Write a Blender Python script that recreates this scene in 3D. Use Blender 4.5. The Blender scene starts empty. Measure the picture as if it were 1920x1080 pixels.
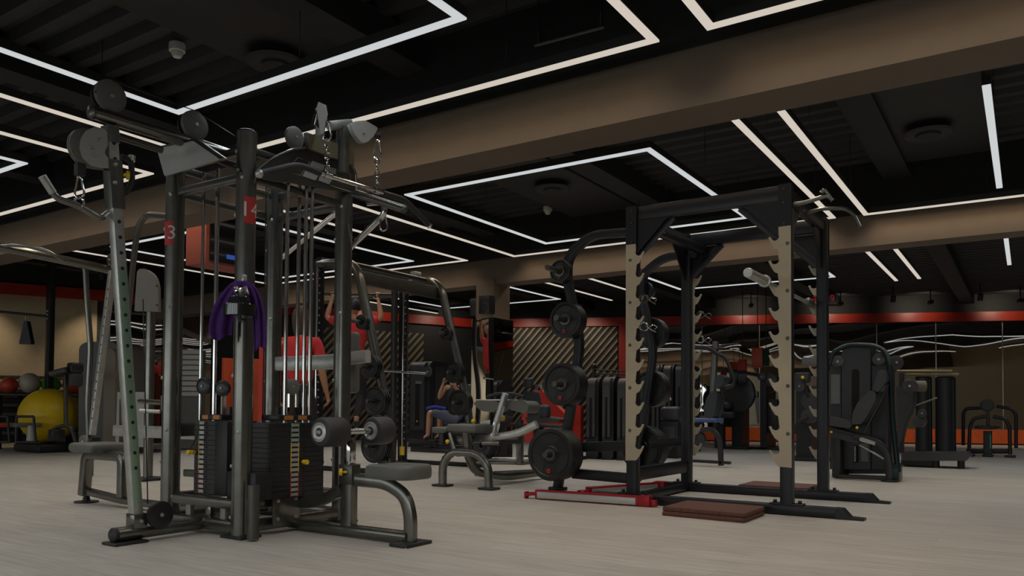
import bpy, bmesh, math, random
from mathutils import Vector, Matrix, Quaternion
random.seed(7)
scene = bpy.context.scene
COL = scene.collection
PI = math.pi
# ---------------------------------------------------------------- camera
FPX, PPY = 1476.94, 728.0
CAMR = Matrix(((0.83636799, 0.00975973, 0.5480815), (0.54813221, -0.02637646, -0.8359757), (0.00629755, 0.99960444, -0.02741005)))
CAMP = Vector((0, 0, .76))
cam = bpy.data.objects.new('camera', bpy.data.cameras.new('camera'))
COL.objects.link(cam)
cam.matrix_world = Matrix.Translation(CAMP) @ CAMR.to_4x4()
cam.data.sensor_width = 36; cam.data.lens = FPX / 1920 * 36
cam.data.shift_y = (PPY - 540) / 1920
cam.data.clip_end = 200; cam.data.clip_start = .05
scene.camera = cam
# ---------------------------------------------------------------- view, world, exposure
scene.view_settings.view_transform = 'Standard'; scene.view_settings.look = 'None'
scene.view_settings.exposure = 0.0; scene.view_settings.gamma = 1; scene.view_settings.use_curve_mapping = False
w = bpy.data.worlds.new('world'); scene.world = w; w.use_nodes = True
w.node_tree.nodes['Background'].inputs[0].default_value = (.75, .85, 1, 1)
w.node_tree.nodes['Background'].inputs[1].default_value = .5
LIGHT = 1.0            # one dial for all the ceiling lamps

def at(px, py, x=None, y=None, z=None, d=None):
    """the point of the place that a photo pixel shows, on a plane of constant x, y, z or depth"""
    r = CAMR @ Vector(((px - 960) / FPX, -(py - PPY) / FPX, -1))
    if d is not None: t = d
    elif x is not None: t = (x - CAMP.x) / r.x
    elif y is not None: t = (y - CAMP.y) / r.y
    else: t = (z - CAMP.z) / r.z
    return CAMP + r * t

# ---------------------------------------------------------------- materials
def mat(name, col, rough=.5, metal=0.0, noise=0.0, nscale=8, bump=0.0, bscale=40, emit=None, es=1.0, coat=0.0, spec=.5, trans=0.0, stretch=None):
    m = bpy.data.materials.new(name); m.use_nodes = True
    nt = m.node_tree; b = nt.nodes['Principled BSDF']
    b.inputs['Base Color'].default_value = (*col, 1); b.inputs['Roughness'].default_value = rough
    b.inputs['Metallic'].default_value = metal; b.inputs['Specular IOR Level'].default_value = spec
    b.inputs['Coat Weight'].default_value = coat; b.inputs['Transmission Weight'].default_value = trans
    tc = nt.nodes.new('ShaderNodeTexCoord'); mp = nt.nodes.new('ShaderNodeMapping')
    nt.links.new(tc.outputs['Object'], mp.inputs[0])
    if stretch: mp.inputs['Scale'].default_value = stretch
    if noise:
        n = nt.nodes.new('ShaderNodeTexNoise'); n.inputs['Scale'].default_value = nscale; n.inputs['Detail'].default_value = 4
        nt.links.new(mp.outputs[0], n.inputs['Vector'])
        r = nt.nodes.new('ShaderNodeValToRGB')
        r.color_ramp.elements[0].position = .3; r.color_ramp.elements[1].position = .7
        r.color_ramp.elements[0].color = (*[c * (1 - noise) for c in col], 1)
        r.color_ramp.elements[1].color = (*[min(1, c * (1 + noise)) for c in col], 1)
        nt.links.new(n.outputs[0], r.inputs[0]); nt.links.new(r.outputs[0], b.inputs['Base Color'])
    if bump:
        n2 = nt.nodes.new('ShaderNodeTexNoise'); n2.inputs['Scale'].default_value = bscale; n2.inputs['Detail'].default_value = 3
        nt.links.new(mp.outputs[0], n2.inputs['Vector'])
        bp = nt.nodes.new('ShaderNodeBump'); bp.inputs['Strength'].default_value = bump; bp.inputs['Distance'].default_value = .01
        nt.links.new(n2.outputs[0], bp.inputs['Height']); nt.links.new(bp.outputs[0], b.inputs['Normal'])
    if emit:
        b.inputs['Emission Color'].default_value = (*emit, 1); b.inputs['Emission Strength'].default_value = es
    return m

M = {}
M['gun'] = mat('gunmetal_paint', (.18, .18, .163), .24, .85, noise=.12, nscale=14)
M['gun_dark'] = mat('dark_metallic_paint', (.1, .1, .09), .3, .7, noise=.1)
M['steel'] = mat('brushed_steel', (.46, .47, .45), .34, .7, noise=.12, nscale=20)
M['chrome'] = mat('chrome', (.62, .63, .62), .12, 1.0, noise=.05)
M['black'] = mat('black_powder_coat', (.018, .019, .022), .42, .1, noise=.15)
M['rackblack'] = mat('black_rack_steel', (.012, .0125, .016), .36, .3, noise=.15)
M['blackplastic'] = mat('black_plastic', (.014, .014, .016), .35, noise=.15)
M['greyplastic'] = mat('grey_plastic_cover', (.13, .128, .12), .5, noise=.06)
M['paleplate'] = mat('pale_grey_panel', (.38, .38, .36), .5, .1, noise=.04)
M['darkpanel'] = mat('charcoal_panel', (.045, .045, .04), .42, .2, noise=.1)
M['olive'] = mat('olive_brass_panel', (.16, .14, .09), .4, .35, noise=.08)
M['pad'] = mat('grey_upholstery', (.115, .118, .108), .5, noise=.1, bump=.15, bscale=180)
M['paddark'] = mat('dark_upholstery', (.036, .037, .04), .42, noise=.15, bump=.15, bscale=160)
M['foam'] = mat('black_foam_roller', (.035, .033, .032), .55, noise=.1, bump=.1, bscale=200)
M['rubber'] = mat('black_rubber', (.018, .018, .019), .5, noise=.2, bump=.1)
M['grip'] = mat('black_rubber_grip', (.022, .022, .022), .6, bump=.3, bscale=220)
M['tan'] = mat('sand_painted_steel', (.38, .335, .25), .55, .02, noise=.05)
M['red'] = mat('red_paint', (.5, .035, .022), .45, noise=.05)
M['redlabel'] = mat('red_label', (.45, .03, .02), .5)
M['orange'] = mat('orange_red_paint', (.55, .09, .03), .45, noise=.05)
M['white'] = mat('white_paint', (.62, .62, .6), .5)
M['yellow'] = mat('yellow_plastic', (.75, .52, .02), .35)
M['green'] = mat('green_label', (.05, .3, .12), .5)
M['redalu'] = mat('red_anodised', (.32, .012, .02), .35, .3)
M['brick'] = mat('brown_rubber_mat', (.1, .04, .027), .8, noise=.25, nscale=60, bump=.3, bscale=150)
M['iron'] = mat('cast_iron_grip_plate', (.012, .012, .0125), .38, .2, noise=.2, bump=.1)
M['purple'] = mat('purple_terry_cloth', (.075, .018, .17), .95, noise=.25, nscale=50, bump=.8, bscale=260)
M['cream'] = mat('cream_ball', (.5, .45, .36), .45)
M['ballyellow'] = mat('yellow_ball', (.72, .5, .01), .4, noise=.04)
M['balllime'] = mat('lime_ball', (.5, .55, .08), .4)
M['ballred'] = mat('red_ball', (.55, .06, .02), .45)
M['ballgreen'] = mat('green_ball', (.1, .45, .04), .45)
M['bronze'] = mat('bronze_mat_panel', (.22, .17, .1), .5, .3, noise=.1)
M['silverlabel'] = mat('silver_label', (.5, .5, .5), .3, .6)
M['copper'] = mat('copper_coloured_label', (.5, .2, .06), .4, .2)
M['cable'] = mat('black_cable', (.012, .012, .012), .4)

# ---------------------------------------------------------------- mesh building
def frame_for(t, up=None):
    t = t.normalized()
    u = Vector(up) if up is not None else Vector((0, 0, 1))
    if abs(t.dot(u.normalized())) > .98: u = Vector((1, 0, 0)) if abs(t.x) < .9 else Vector((0, 1, 0))
    s = t.cross(u).normalized(); v = s.cross(t).normalized()
    return s, v

def fillet(pts, rad, seg=5):
    if rad <= 0 or len(pts) < 3: return [Vector(p) for p in pts]
    pts = [Vector(p) for p in pts]; out = [pts[0]]
    for i in range(1, len(pts) - 1):
        a, b, c = pts[i - 1], pts[i], pts[i + 1]
        d1 = (a - b); d2 = (c - b); l = min(rad, d1.length * .48, d2.length * .48)
        p1 = b + d1.normalized() * l; p2 = b + d2.normalized() * l
        for k in range(seg + 1):
            t = k / seg
            out.append(p1 * (1 - t) ** 2 + b * 2 * t * (1 - t) + p2 * t * t)
    out.append(pts[-1]); return out

def rrect(w, h, r, seg=3):
    r = min(r, w / 2 * .99, h / 2 * .99); o = []
    for cx, cy, a0 in ((w / 2 - r, h / 2 - r, 0), (-w / 2 + r, h / 2 - r, PI / 2), (-w / 2 + r, -h / 2 + r, PI), (w / 2 - r, -h / 2 + r, 1.5 * PI)):
        for k in range(seg + 1):
            a = a0 + k / seg * PI / 2; o.append((cx + r * math.cos(a), cy + r * math.sin(a)))
    return o

class MB:
    def __init__(s): s.v = []; s.f = []; s.sm = []
    def add(s, vs, fs, smooth=False):
        o = len(s.v); s.v += [Vector(v) for v in vs]
        for f in fs: s.f.append([i + o for i in f]); s.sm.append(smooth)
        return s
    def box(s, c, size, rot=None):
        c = Vector(c); x, y, z = (k / 2 for k in size); R = rot or Matrix.Identity(3)
        vs = [c + R @ Vector((a * x, b * y, d * z)) for a in (-1, 1) for b in (-1, 1) for d in (-1, 1)]
        return s.add(vs, [(0, 1, 3, 2), (4, 6, 7, 5), (0, 4, 5, 1), (2, 3, 7, 6), (0, 2, 6, 4), (1, 5, 7, 3)])
    def box2(s, a, b):
        a, b = Vector(a), Vector(b); return s.box((a + b) / 2, (abs(a.x - b.x), abs(a.y - b.y), abs(a.z - b.z)))
    def rbox(s, c, size, r=.01, rot=None, seg=2):
        bm = bmesh.new(); bmesh.ops.create_cube(bm, size=1)
        for v in bm.verts: v.co = Vector((v.co.x * size[0], v.co.y * size[1], v.co.z * size[2]))
        bmesh.ops.bevel(bm, geom=bm.edges[:] + bm.verts[:], offset=min(r, min(size) * .49), segments=seg, profile=.5, affect='EDGES')
        R = rot or Matrix.Identity(3); c = Vector(c); bm.verts.index_update()
        s.add([c + R @ v.co for v in bm.verts], [[v.index for v in f.verts] for f in bm.faces], True); bm.free(); return s
    def sweep(s, pts, prof, up=None, caps=True, smooth=True, closed=False):
        pts = [Vector(p) for p in pts]; n = len(pts); m = len(prof); rings = []
        pu = None
        for i in range(n):
            if closed: t = (pts[(i + 1) % n] - pts[i - 1])
            else: t = (pts[min(i + 1, n - 1)] - pts[max(i - 1, 0)])
            t.normalize()
            if up is not None: sx, vy = frame_for(t, up)
            elif pu is None: sx, vy = frame_for(t)
            else:
                sx = t.cross(pu).normalized(); vy = sx.cross(t).normalized()
            pu = vy
            k = prof[i] if isinstance(prof[0], list) else prof
            rings.append([pts[i] + sx * a + vy * b for a, b in k])
        m = len(rings[0]); vs = [v for r in rings for v in r]; fs = []
        for i in range(n if closed else n - 1):
            j = (i + 1) % n
            for k in range(m):
                l = (k + 1) % m; fs.append((i * m + k, i * m + l, j * m + l, j * m + k))
        s.add(vs, fs, smooth)
        if caps and not closed:
            s.add(rings[0], [list(range(m))[::-1]]); s.add(rings[-1], [list(range(m))])
        return s
    def tube(s, pts, r, n=14, fil=0.0, seg=5, closed=False):
        p = fillet(pts, fil, seg) if not closed else [Vector(q) for q in pts]
        if isinstance(r, (list, tuple)):
            prof = [[(q * math.cos(2 * PI * k / n), q * math.sin(2 * PI * k / n)) for k in range(n)] for q in r]
        else: prof = [(r * math.cos(2 * PI * k / n), r * math.sin(2 * PI * k / n)) for k in range(n)]
        return s.sweep(p, prof, closed=closed)
    def beam(s, pts, w, h, fil=0.0, up=(0, 0, 1), r=.008, seg=6):
        return s.sweep(fillet(pts, fil, seg), rrect(w, h, r, 2), up=up)
    def cyl(s, a, b, r, n=20, r2=None):
        a, b = Vector(a), Vector(b); sx, vy = frame_for(b - a); r2 = r if r2 is None else r2
        A = [a + (sx * math.cos(2 * PI * k / n) + vy * math.sin(2 * PI * k / n)) * r for k in range(n)]
        B = [b + (sx * math.cos(2 * PI * k / n) + vy * math.sin(2 * PI * k / n)) * r2 for k in range(n)]
        s.add(A + B, [(k, (k + 1) % n, n + (k + 1) % n, n + k) for k in range(n)], True)
        s.add(A, [list(range(n))[::-1]]); s.add(B, [list(range(n))]); return s
    def lathe(s, o, ax, prof, n=32, ring=False):
        """prof: list of (height along axis, radius)"""
        o = Vector(o); ax = Vector(ax).normalized(); sx, vy = frame_for(ax); vs = []; m = len(prof)
        for h, r in prof:
            for k in range(n): vs.append(o + ax * h + (sx * math.cos(2 * PI * k / n) + vy * math.sin(2 * PI * k / n)) * max(r, 1e-4))
        fs = []
        for i in range(m - 1):
            for k in range(n): fs.append((i * n + k, i * n + (k + 1) % n, (i + 1) * n + (k + 1) % n, (i + 1) * n + k))
        if ring:
            for k in range(n): fs.append(((m - 1) * n + k, (m - 1) * n + (k + 1) % n, (k + 1) % n, k))
            return s.add(vs, fs, True)
        s.add(vs, fs, True)
        s.add(vs[:n], [list(range(n))[::-1]]); s.add(vs[-n:], [list(range(n))]); return s
    def prism(s, poly, t, smooth=False):
        """closed polygon of 3D points pushed along the vector t"""
        p = [Vector(q) for q in poly]; t = Vector(t); n = len(p); q = [a + t for a in p]
        s.add(p + q, [list(range(n))[::-1], [n + k for k in range(n)]])
        s.add(p + q, [(k, (k + 1) % n, n + (k + 1) % n, n + k) for k in range(n)], smooth); return s
    def ball(s, c, r, n=24, sc=(1, 1, 1)):
        c = Vector(c); vs = []; m = n // 2
        for i in range(m + 1):
            th = PI * i / m
            for k in range(n):
                a = 2 * PI * k / n; vs.append(c + Vector((r * sc[0] * math.sin(th) * math.cos(a), r * sc[1] * math.sin(th) * math.sin(a), r * sc[2] * math.cos(th))))
        fs = [(i * n + k, (i + 1) * n + k, (i + 1) * n + (k + 1) % n, i * n + (k + 1) % n) for i in range(m) for k in range(n)]
        return s.add(vs, fs, True)
    def mesh(s, name, m, xf=None):
        me = bpy.data.meshes.new(name)
        vs = [xf @ v for v in s.v] if xf else s.v
        me.from_pydata([tuple(v) for v in vs], [], s.f)
        me.polygons.foreach_set('use_smooth', s.sm)
        bm = bmesh.new(); bm.from_mesh(me); bmesh.ops.remove_doubles(bm, verts=bm.verts, dist=1e-5)
        bmesh.ops.recalc_face_normals(bm, faces=bm.faces[:])
        for e in bm.edges:
            if len(e.link_faces) == 2 and e.calc_face_angle(0) > .7: e.smooth = False
        bm.to_mesh(me); bm.free()
        me.materials.append(M[m] if isinstance(m, str) else m); me.update(); return me

def tag(o, label, cat, group=None, kind=None):
    if label: o['label'] = label
    if cat: o['category'] = cat
    if group: o['group'] = group
    if kind: o['kind'] = kind
    return o

class Thing:
    """an Empty at the thing's base that parents its parts; shapes are given in place coordinates, or in the thing's own when local"""
    def __init__(s, name, label, cat, loc, rz=0.0, group=None, local=False):
        s.o = bpy.data.objects.new(name, None); COL.objects.link(s.o); s.o.empty_display_size = .1
        s.o.location = loc; s.o.rotation_euler = (0, 0, rz); tag(s.o, label, cat, group)
        s.xf = None if local else (Matrix.Translation(Vector(loc)) @ Matrix.Rotation(rz, 4, 'Z')).inverted()
    def part(s, name, mb, m, parent=None, label=None, kind=None):
        o = bpy.data.objects.new(name, mb.mesh(name, m, s.xf)); COL.objects.link(o); o.parent = parent or s.o
        if label: o['label'] = label
        if kind: o['kind'] = kind
        return o
    def clone(s, ch, off):
        c = ch.copy(); COL.objects.link(c); c.parent = ch.parent; c.location = ch.location + Vector(off)
        return c

def single(name, mb, m, label, cat, group=None, origin=None):
    """a thing that is one mesh, origin at its base"""
    xs = [v.x for v in mb.v]; ys = [v.y for v in mb.v]; zs = [v.z for v in mb.v]
    o0 = Vector(origin) if origin is not None else Vector(((min(xs) + max(xs)) / 2, (min(ys) + max(ys)) / 2, min(zs)))
    o = bpy.data.objects.new(name, mb.mesh(name, m, Matrix.Translation(-o0))); COL.objects.link(o); o.location = o0
    return tag(o, label, cat, group)

def struct(name, mb, m, parent=None):
    o = bpy.data.objects.new(name, mb.mesh(name, m)); COL.objects.link(o)
    if parent: o.parent = parent
    else: o['kind'] = 'structure'
    return o

def copy_tree(o, parent=None, loc=None, rz=None, label=None):
    c = o.copy(); COL.objects.link(c)
    if parent: c.parent = parent
    if loc is not None: c.location = loc
    if rz is not None: c.rotation_euler = (0, 0, rz)
    if label: c['label'] = label
    for ch in list(o.children): copy_tree(ch, c)
    return c

def text_mb(txt, size, fn, depth=.0015):
    """lettering as a mesh; fn maps (x right, y up, depth) to a place point"""
    cu = bpy.data.curves.new('txt', 'FONT'); cu.body = txt; cu.size = size; cu.align_x = 'CENTER'; cu.align_y = 'CENTER'; cu.extrude = 0; cu.resolution_u = 3
    ob = bpy.data.objects.new('txt', cu); COL.objects.link(ob)
    dg = bpy.context.evaluated_depsgraph_get(); me = bpy.data.meshes.new_from_object(ob.evaluated_get(dg))
    bm = bmesh.new(); bm.from_mesh(me)
    bmesh.ops.triangulate(bm, faces=bm.faces[:]); bmesh.ops.subdivide_edges(bm, edges=bm.edges[:], cuts=5, use_grid_fill=True); bm.verts.index_update()
    mb = MB(); mb.add([fn(v.co.x, v.co.y, depth) for v in bm.verts], [[v.index for v in f.verts] for f in bm.faces])
    bm.free(); bpy.data.objects.remove(ob); bpy.data.curves.remove(cu); bpy.data.meshes.remove(me)
    return mb
# ================================================================ THE ROOM
def floor_mat():
    m = bpy.data.materials.new('pale_wood_planks'); m.use_nodes = True; nt = m.node_tree; b = nt.nodes['Principled BSDF']
    tc = nt.nodes.new('ShaderNodeTexCoord'); br = nt.nodes.new('ShaderNodeTexBrick'); mp = nt.nodes.new('ShaderNodeMapping')
    nt.links.new(tc.outputs['Object'], mp.inputs[0]); nt.links.new(mp.outputs[0], br.inputs['Vector'])
    br.inputs['Scale'].default_value = 1; br.inputs['Brick Width'].default_value = 1.25; br.inputs['Row Height'].default_value = .155
    br.inputs['Mortar Size'].default_value = .0016; br.inputs['Mortar Smooth'].default_value = .4; br.inputs['Bias'].default_value = 0
    br.inputs['Color1'].default_value = (.4, .382, .355, 1); br.inputs['Color2'].default_value = (.455, .437, .41, 1); br.inputs['Mortar'].default_value = (.32, .305, .28, 1)
    br.offset = .37
    n = nt.nodes.new('ShaderNodeTexNoise'); mp2 = nt.nodes.new('ShaderNodeMapping'); mp2.inputs['Scale'].default_value = (1.2, 14, 1)
    nt.links.new(tc.outputs['Object'], mp2.inputs[0]); nt.links.new(mp2.outputs[0], n.inputs['Vector']); n.inputs['Scale'].default_value = 2.2; n.inputs['Detail'].default_value = 6
    r = nt.nodes.new('ShaderNodeValToRGB'); r.color_ramp.elements[0].color = (.84, .83, .8, 1); r.color_ramp.elements[1].color = (1.1, 1.1, 1.1, 1)
    r.color_ramp.elements[0].position = .32; r.color_ramp.elements[1].position = .68
    nt.links.new(n.outputs[0], r.inputs[0])
    mx = nt.nodes.new('ShaderNodeMix'); mx.data_type = 'RGBA'; mx.blend_type = 'MULTIPLY'; mx.inputs[0].default_value = 1
    nt.links.new(br.outputs['Color'], mx.inputs[6]); nt.links.new(r.outputs[0], mx.inputs[7]); nt.links.new(mx.outputs[2], b.inputs['Base Color'])
    b.inputs['Roughness'].default_value = .48; b.inputs['Specular IOR Level'].default_value = .35
    return m
M['floor'] = floor_mat()
M['deck'] = mat('black_corrugated_deck', (.02, .021, .024), .6, noise=.15)
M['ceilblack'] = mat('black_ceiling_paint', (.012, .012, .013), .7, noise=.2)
M['duct'] = mat('dark_duct_panel', (.014, .014, .014), .6, noise=.1)
M['beamtan'] = mat('taupe_beam_paint', (.125, .095, .068), .75, noise=.04)
M['wallblack'] = mat('black_wall_paint', (.018, .018, .019), .6, noise=.2)
M['walltan'] = mat('tan_wall_paint', (.42, .32, .19), .7, noise=.05)
M['stripred'] = mat('red_band_paint', (.42, .028, .012), .4, noise=.06)
M['plinth'] = mat('orange_plinth_paint', (.75, .13, .03), .5, noise=.08)
M['slat'] = mat('bronze_slat', (.27, .215, .135), .5, .2, noise=.15)

def mirror_mat():
    m = bpy.data.materials.new('mirror'); m.use_nodes = True; nt = m.node_tree; b = nt.nodes['Principled BSDF']
    b.inputs['Base Color'].default_value = (.8, .78, .74, 1); b.inputs['Metallic'].default_value = 1; b.inputs['Roughness'].default_value = .02
    tc = nt.nodes.new('ShaderNodeTexCoord'); n = nt.nodes.new('ShaderNodeTexNoise'); n.inputs['Scale'].default_value = .55; n.inputs['Detail'].default_value = 1
    bp = nt.nodes.new('ShaderNodeBump'); bp.inputs['Strength'].default_value = .25; bp.inputs['Distance'].default_value = .12
    nt.links.new(tc.outputs['Object'], n.inputs['Vector']); nt.links.new(n.outputs[0], bp.inputs['Height']); nt.links.new(bp.outputs[0], b.inputs['Normal'])
    return m
M['mirror'] = mirror_mat()

HC = 3.6
struct('floor', MB().box((-6, 8, -.05), (34, 42, .1)), 'floor')
# corrugated deck, ribs running along x
mb = MB(); prof = []; y = -12.0; P_ = .24
while y < 29:
    prof += [(y, HC + .07), (y + .04, HC), (y + .13, HC), (y + .17, HC + .07)]; y += P_
n = len(prof)
vs = [(-23, a, b) for a, b in prof] + [(11, a, b) for a, b in prof]
mb.add(vs, [(i, i + 1, n + i + 1, n + i) for i in range(n - 1)])
struct('ceiling', mb, 'deck')
struct('trim_1', MB().box2((-23, -13, HC + .12), (11, 29, HC + .2)), 'ceilblack')      # roof slab above the deck
# taupe beams across the room
struct('trim_2', MB().box2((-23, 4.66, 2.65), (11, 5.02, HC + .05)), 'beamtan')
struct('trim_3', MB().box2((-23, 9.68, 2.65), (11, 10.02, HC + .05)), 'beamtan')
struct('trim_4', MB().box2((-23, -.36, 2.65), (11, 0.0, HC + .05)), 'beamtan')
for kk, (yb0, yb1) in enumerate(((4.66, 5.02), (9.68, 10.02), (-.36, 0))):      # black slabs: the shade above the lamps put into colour on the beams
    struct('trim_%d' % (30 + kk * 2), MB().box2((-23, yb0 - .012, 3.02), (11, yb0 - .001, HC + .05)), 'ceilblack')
k = 300
# black secondary joists running away from the camera, between the beams
for xj, wj in ((-1.2, .14), (1.6, .14), (-4.0, .14), (-6.75, .14), (-9.6, .14), (-12.4, .14), (-15.2, .14)):
    struct('trim_%d' % k, MB().box2((xj - wj, -12, 3.38), (xj + wj, 24, HC + .02)), 'ceilblack'); k += 1
# column that carries the far beam, mirror-clad below
struct('trim_%d' % k, MB().box2((-6.98, 9.64, 0), (-6.66, 10.08, 2.72)), 'beamtan'); k += 1
mb = MB().box2((-7.03, 9.60, .0), (-6.62, 10.12, 2.13))
struct('trim_%d' % k, mb, 'mirror'); k += 1

# outer walls: polyline of floor points (left, back corner, right)
WA0 = Vector((-16.9, -12)); 
WA = at(-300, 770, d=13.6).xy; WB = at(0, 770, d=15.3).xy; WC = at(893, 770, d=21.1).xy; WD = at(1900, 770, d=18.7).xy
dirL = (WC - WB).normalized(); WA = WB - dirL * 9
dirR = (WD - WC).normalized(); WE = WD + dirR * 9
nL = Vector((dirL.y, -dirL.x)); nR = Vector((dirR.y, -dirR.x))       # towards the room
ZS0, ZS1 = 2.95, 3.17                                               # the red band
def wallbox(mb, p, q, n, z0, z1, o0, o1):
    """a slab of wall from floor point p to q, between offsets o0 and o1 from the wall line"""
    P = [p + n * o0, q + n * o0, q + n * o1, p + n * o1]
    return mb.prism([(a.x, a.y, z0) for a in P], (0, 0, z1 - z0))
def wl(s): return WB + dirL * s
def wr(s): return WC + dirR * s
def along(px, p0, dr):
    """distance along a wall line at which a photo column of pixels meets it"""
    r = at(px, 770, d=1) - CAMP; a = Vector((r.x, r.y))
    # a*t = p0 + dr*s
    det = a.x * (-dr.y) + dr.x * a.y
    return (a.x * p0.y - a.y * p0.x) / (-det) if False else ((p0.x * a.y - p0.y * a.x) / (a.x * dr.y - a.y * dr.x))
def pxwall(px, py, p0, dr, off=0):
    nn = Vector((dr.y, -dr.x)); b = p0 + nn * off; s = along(px, b, dr); f = b + dr * s
    r = at(px, py, d=1) - CAMP; t = math.hypot(f.x, f.y) / math.hypot(r.x, r.y)
    return Vector((f.x, f.y, CAMP.z + r.z * t))
LL = (WC - WB).length; LR = (WE - WC).length
struct('wall_left', wallbox(MB(), wl(-9), wl(LL), nL, 0, HC + .1, -.25, 0), 'wallblack')
struct('wall_back', wallbox(MB(), wr(0), wr(LR), nR, 0, HC + .1, -.25, 0), 'wallblack')
struct('wall_right', MB().box2((8.6, -12.5, 0), (8.9, 27, HC + .1)), 'walltan')
struct('wall_near_left', MB().box2((-22.6, -12.5, 0), (-22.3, 12, HC + .1)), 'walltan')
# red band and the tan field under it, left wall
s180 = along(178, WB, dirL)
struct('trim_%d' % k, wallbox(MB(), wl(-9), wl(LL), nL, ZS0, ZS1, .0, .12), 'stripred'); k += 1
struct('trim_%d' % k, wallbox(MB(), wl(-9), wl(s180), nL, 0, ZS0, .0, .05), 'walltan'); k += 1
# mirror panels on the left wall beyond the tan field, dark slatted strip behind them
s0, s1 = s180 + .25, along(395, WB, dirL)
nP = 2
for i in range(nP):
    a = s0 + (s1 - s0) * i / nP; b = s0 + (s1 - s0) * (i + 1) / nP - .02
    struct('trim_%d' % k, wallbox(MB(), wl(a), wl(b), nL, .35, ZS0 - .02, .0, .03), 'mirror'); k += 1
# red band, back wall
struct('trim_%d' % k, wallbox(MB(), wr(0), wr(LR), nR, ZS0, ZS1, .0, .12), 'stripred'); k += 1
# tan soffit field between band and mirrors on the right, orange plinth, mirrors
sm0 = along(1176, WC, dirR)
bounds = [along(p, WC, dirR) for p in (1176, 1316, 1424, 1535, 1644, 1755, 1880, 2010, 2150, 2300)]
for a, b in zip(bounds[:-1], bounds[1:]):
    struct('trim_%d' % k, wallbox(MB(), wr(a + .012), wr(b - .012), nR, .36, ZS0 - .02, .0, .03), 'mirror'); k += 1
for b_ in bounds[1:-1]:
    struct('trim_%d' % k, wallbox(MB(), wr(b_ - .008), wr(b_ + .008), nR, .36, ZS0 - .02, .0, .034), 'paleplate'); k += 1
struct('baseboard_back', wallbox(MB(), wr(sm0), wr(LR), nR, .03, .36, .0, .08), 'plinth')
# red frame round the slatted wall
sf0, sf1 = along(956, WC, dirR), along(1160, WC, dirR)
struct('trim_%d' % k, wallbox(MB(), wr(sf1), wr(sm0 - .02), nR, 0, ZS0, .0, .1), 'stripred'); k += 1
# dark grey band over the red one where the spots wash the wall
DAYW = 60
# wall of windows behind the camera with greenery outside
mb = MB()
for a, b, z0, z1 in ((-22.6, 8.9, 0, .5), (-22.6, 8.9, 2.7, HC + .1)): mb.box2((a, -12.5, z0), (b, -12.2, z1))
for i in range(8): mb.box2((-22.6 + i * 4.43 - .35, -12.5, .5), (-22.6 + i * 4.43 + .35, -12.2, 2.7))
struct('wall_front', mb, 'walltan')
M['frame'] = mat('dark_window_frame', (.03, .03, .03), .4, .3)
M['glass'] = mat('window_glass', (.9, .95, .92), .02, trans=1.0)
for i in range(7):
    x0 = -22.6 + i * 4.43 + .35; x1 = x0 + 3.73; mb = MB()
    for q in range(4):
        xx = x0 + (x1 - x0) * q / 3; mb.box2((xx - .03, -12.4, .5), (xx + .03, -12.3, 2.7))
    mb.box2((x0, -12.4, .5), (x1, -12.3, .56)); mb.box2((x0, -12.4, 2.64), (x1, -12.3, 2.7)); mb.box2((x0, -12.4, 1.8), (x1, -12.3, 1.85))
    struct('window_%d' % (i + 1), mb, 'frame')
    li = bpy.data.lights.new('daylight', 'AREA'); li.shape = 'RECTANGLE'; li.size = 3.6; li.size_y = 2.1; li.energy = DAYW; li.color = (.93, .98, 1.0)
    lo = bpy.data.objects.new('daylight', li); COL.objects.link(lo); lo.location = ((x0 + x1) / 2, -12.15, 1.6); lo.rotation_euler = (-PI / 2, 0, PI)
def foliage_mat():
    m = bpy.data.materials.new('leafy_garden_hedge'); m.use_nodes = True; nt = m.node_tree; b = nt.nodes['Principled BSDF']
    n = nt.nodes.new('ShaderNodeTexNoise'); n.inputs['Scale'].default_value = 1.8; n.inputs['Detail'].default_value = 8; tc = nt.nodes.new('ShaderNodeTexCoord')
    r = nt.nodes.new('ShaderNodeValToRGB'); r.color_ramp.elements[0].color = (.02, .09, .02, 1); r.color_ramp.elements[1].color = (.3, .55, .22, 1)  # leaves mottled from dark to light green
    r.color_ramp.elements[0].position = .4; r.color_ramp.elements[1].position = .62
    nt.links.new(tc.outputs['Object'], n.inputs['Vector']); nt.links.new(n.outputs[0], r.inputs[0]); nt.links.new(r.outputs[0], b.inputs['Base Color'])
    b.inputs['Roughness'].default_value = .8
    return m
M['hedge'] = foliage_mat()

mb = MB().rbox((-7, -16, 1.2), (40, 1.2, 3.4), .2)
single('garden_hedge', mb, 'hedge', 'green hedge outside the windows behind the camera', 'hedge')
struct('trim_200', MB().box2((-30, -20, -.1), (16, -12.5, -.02)), 'hedge')
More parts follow.
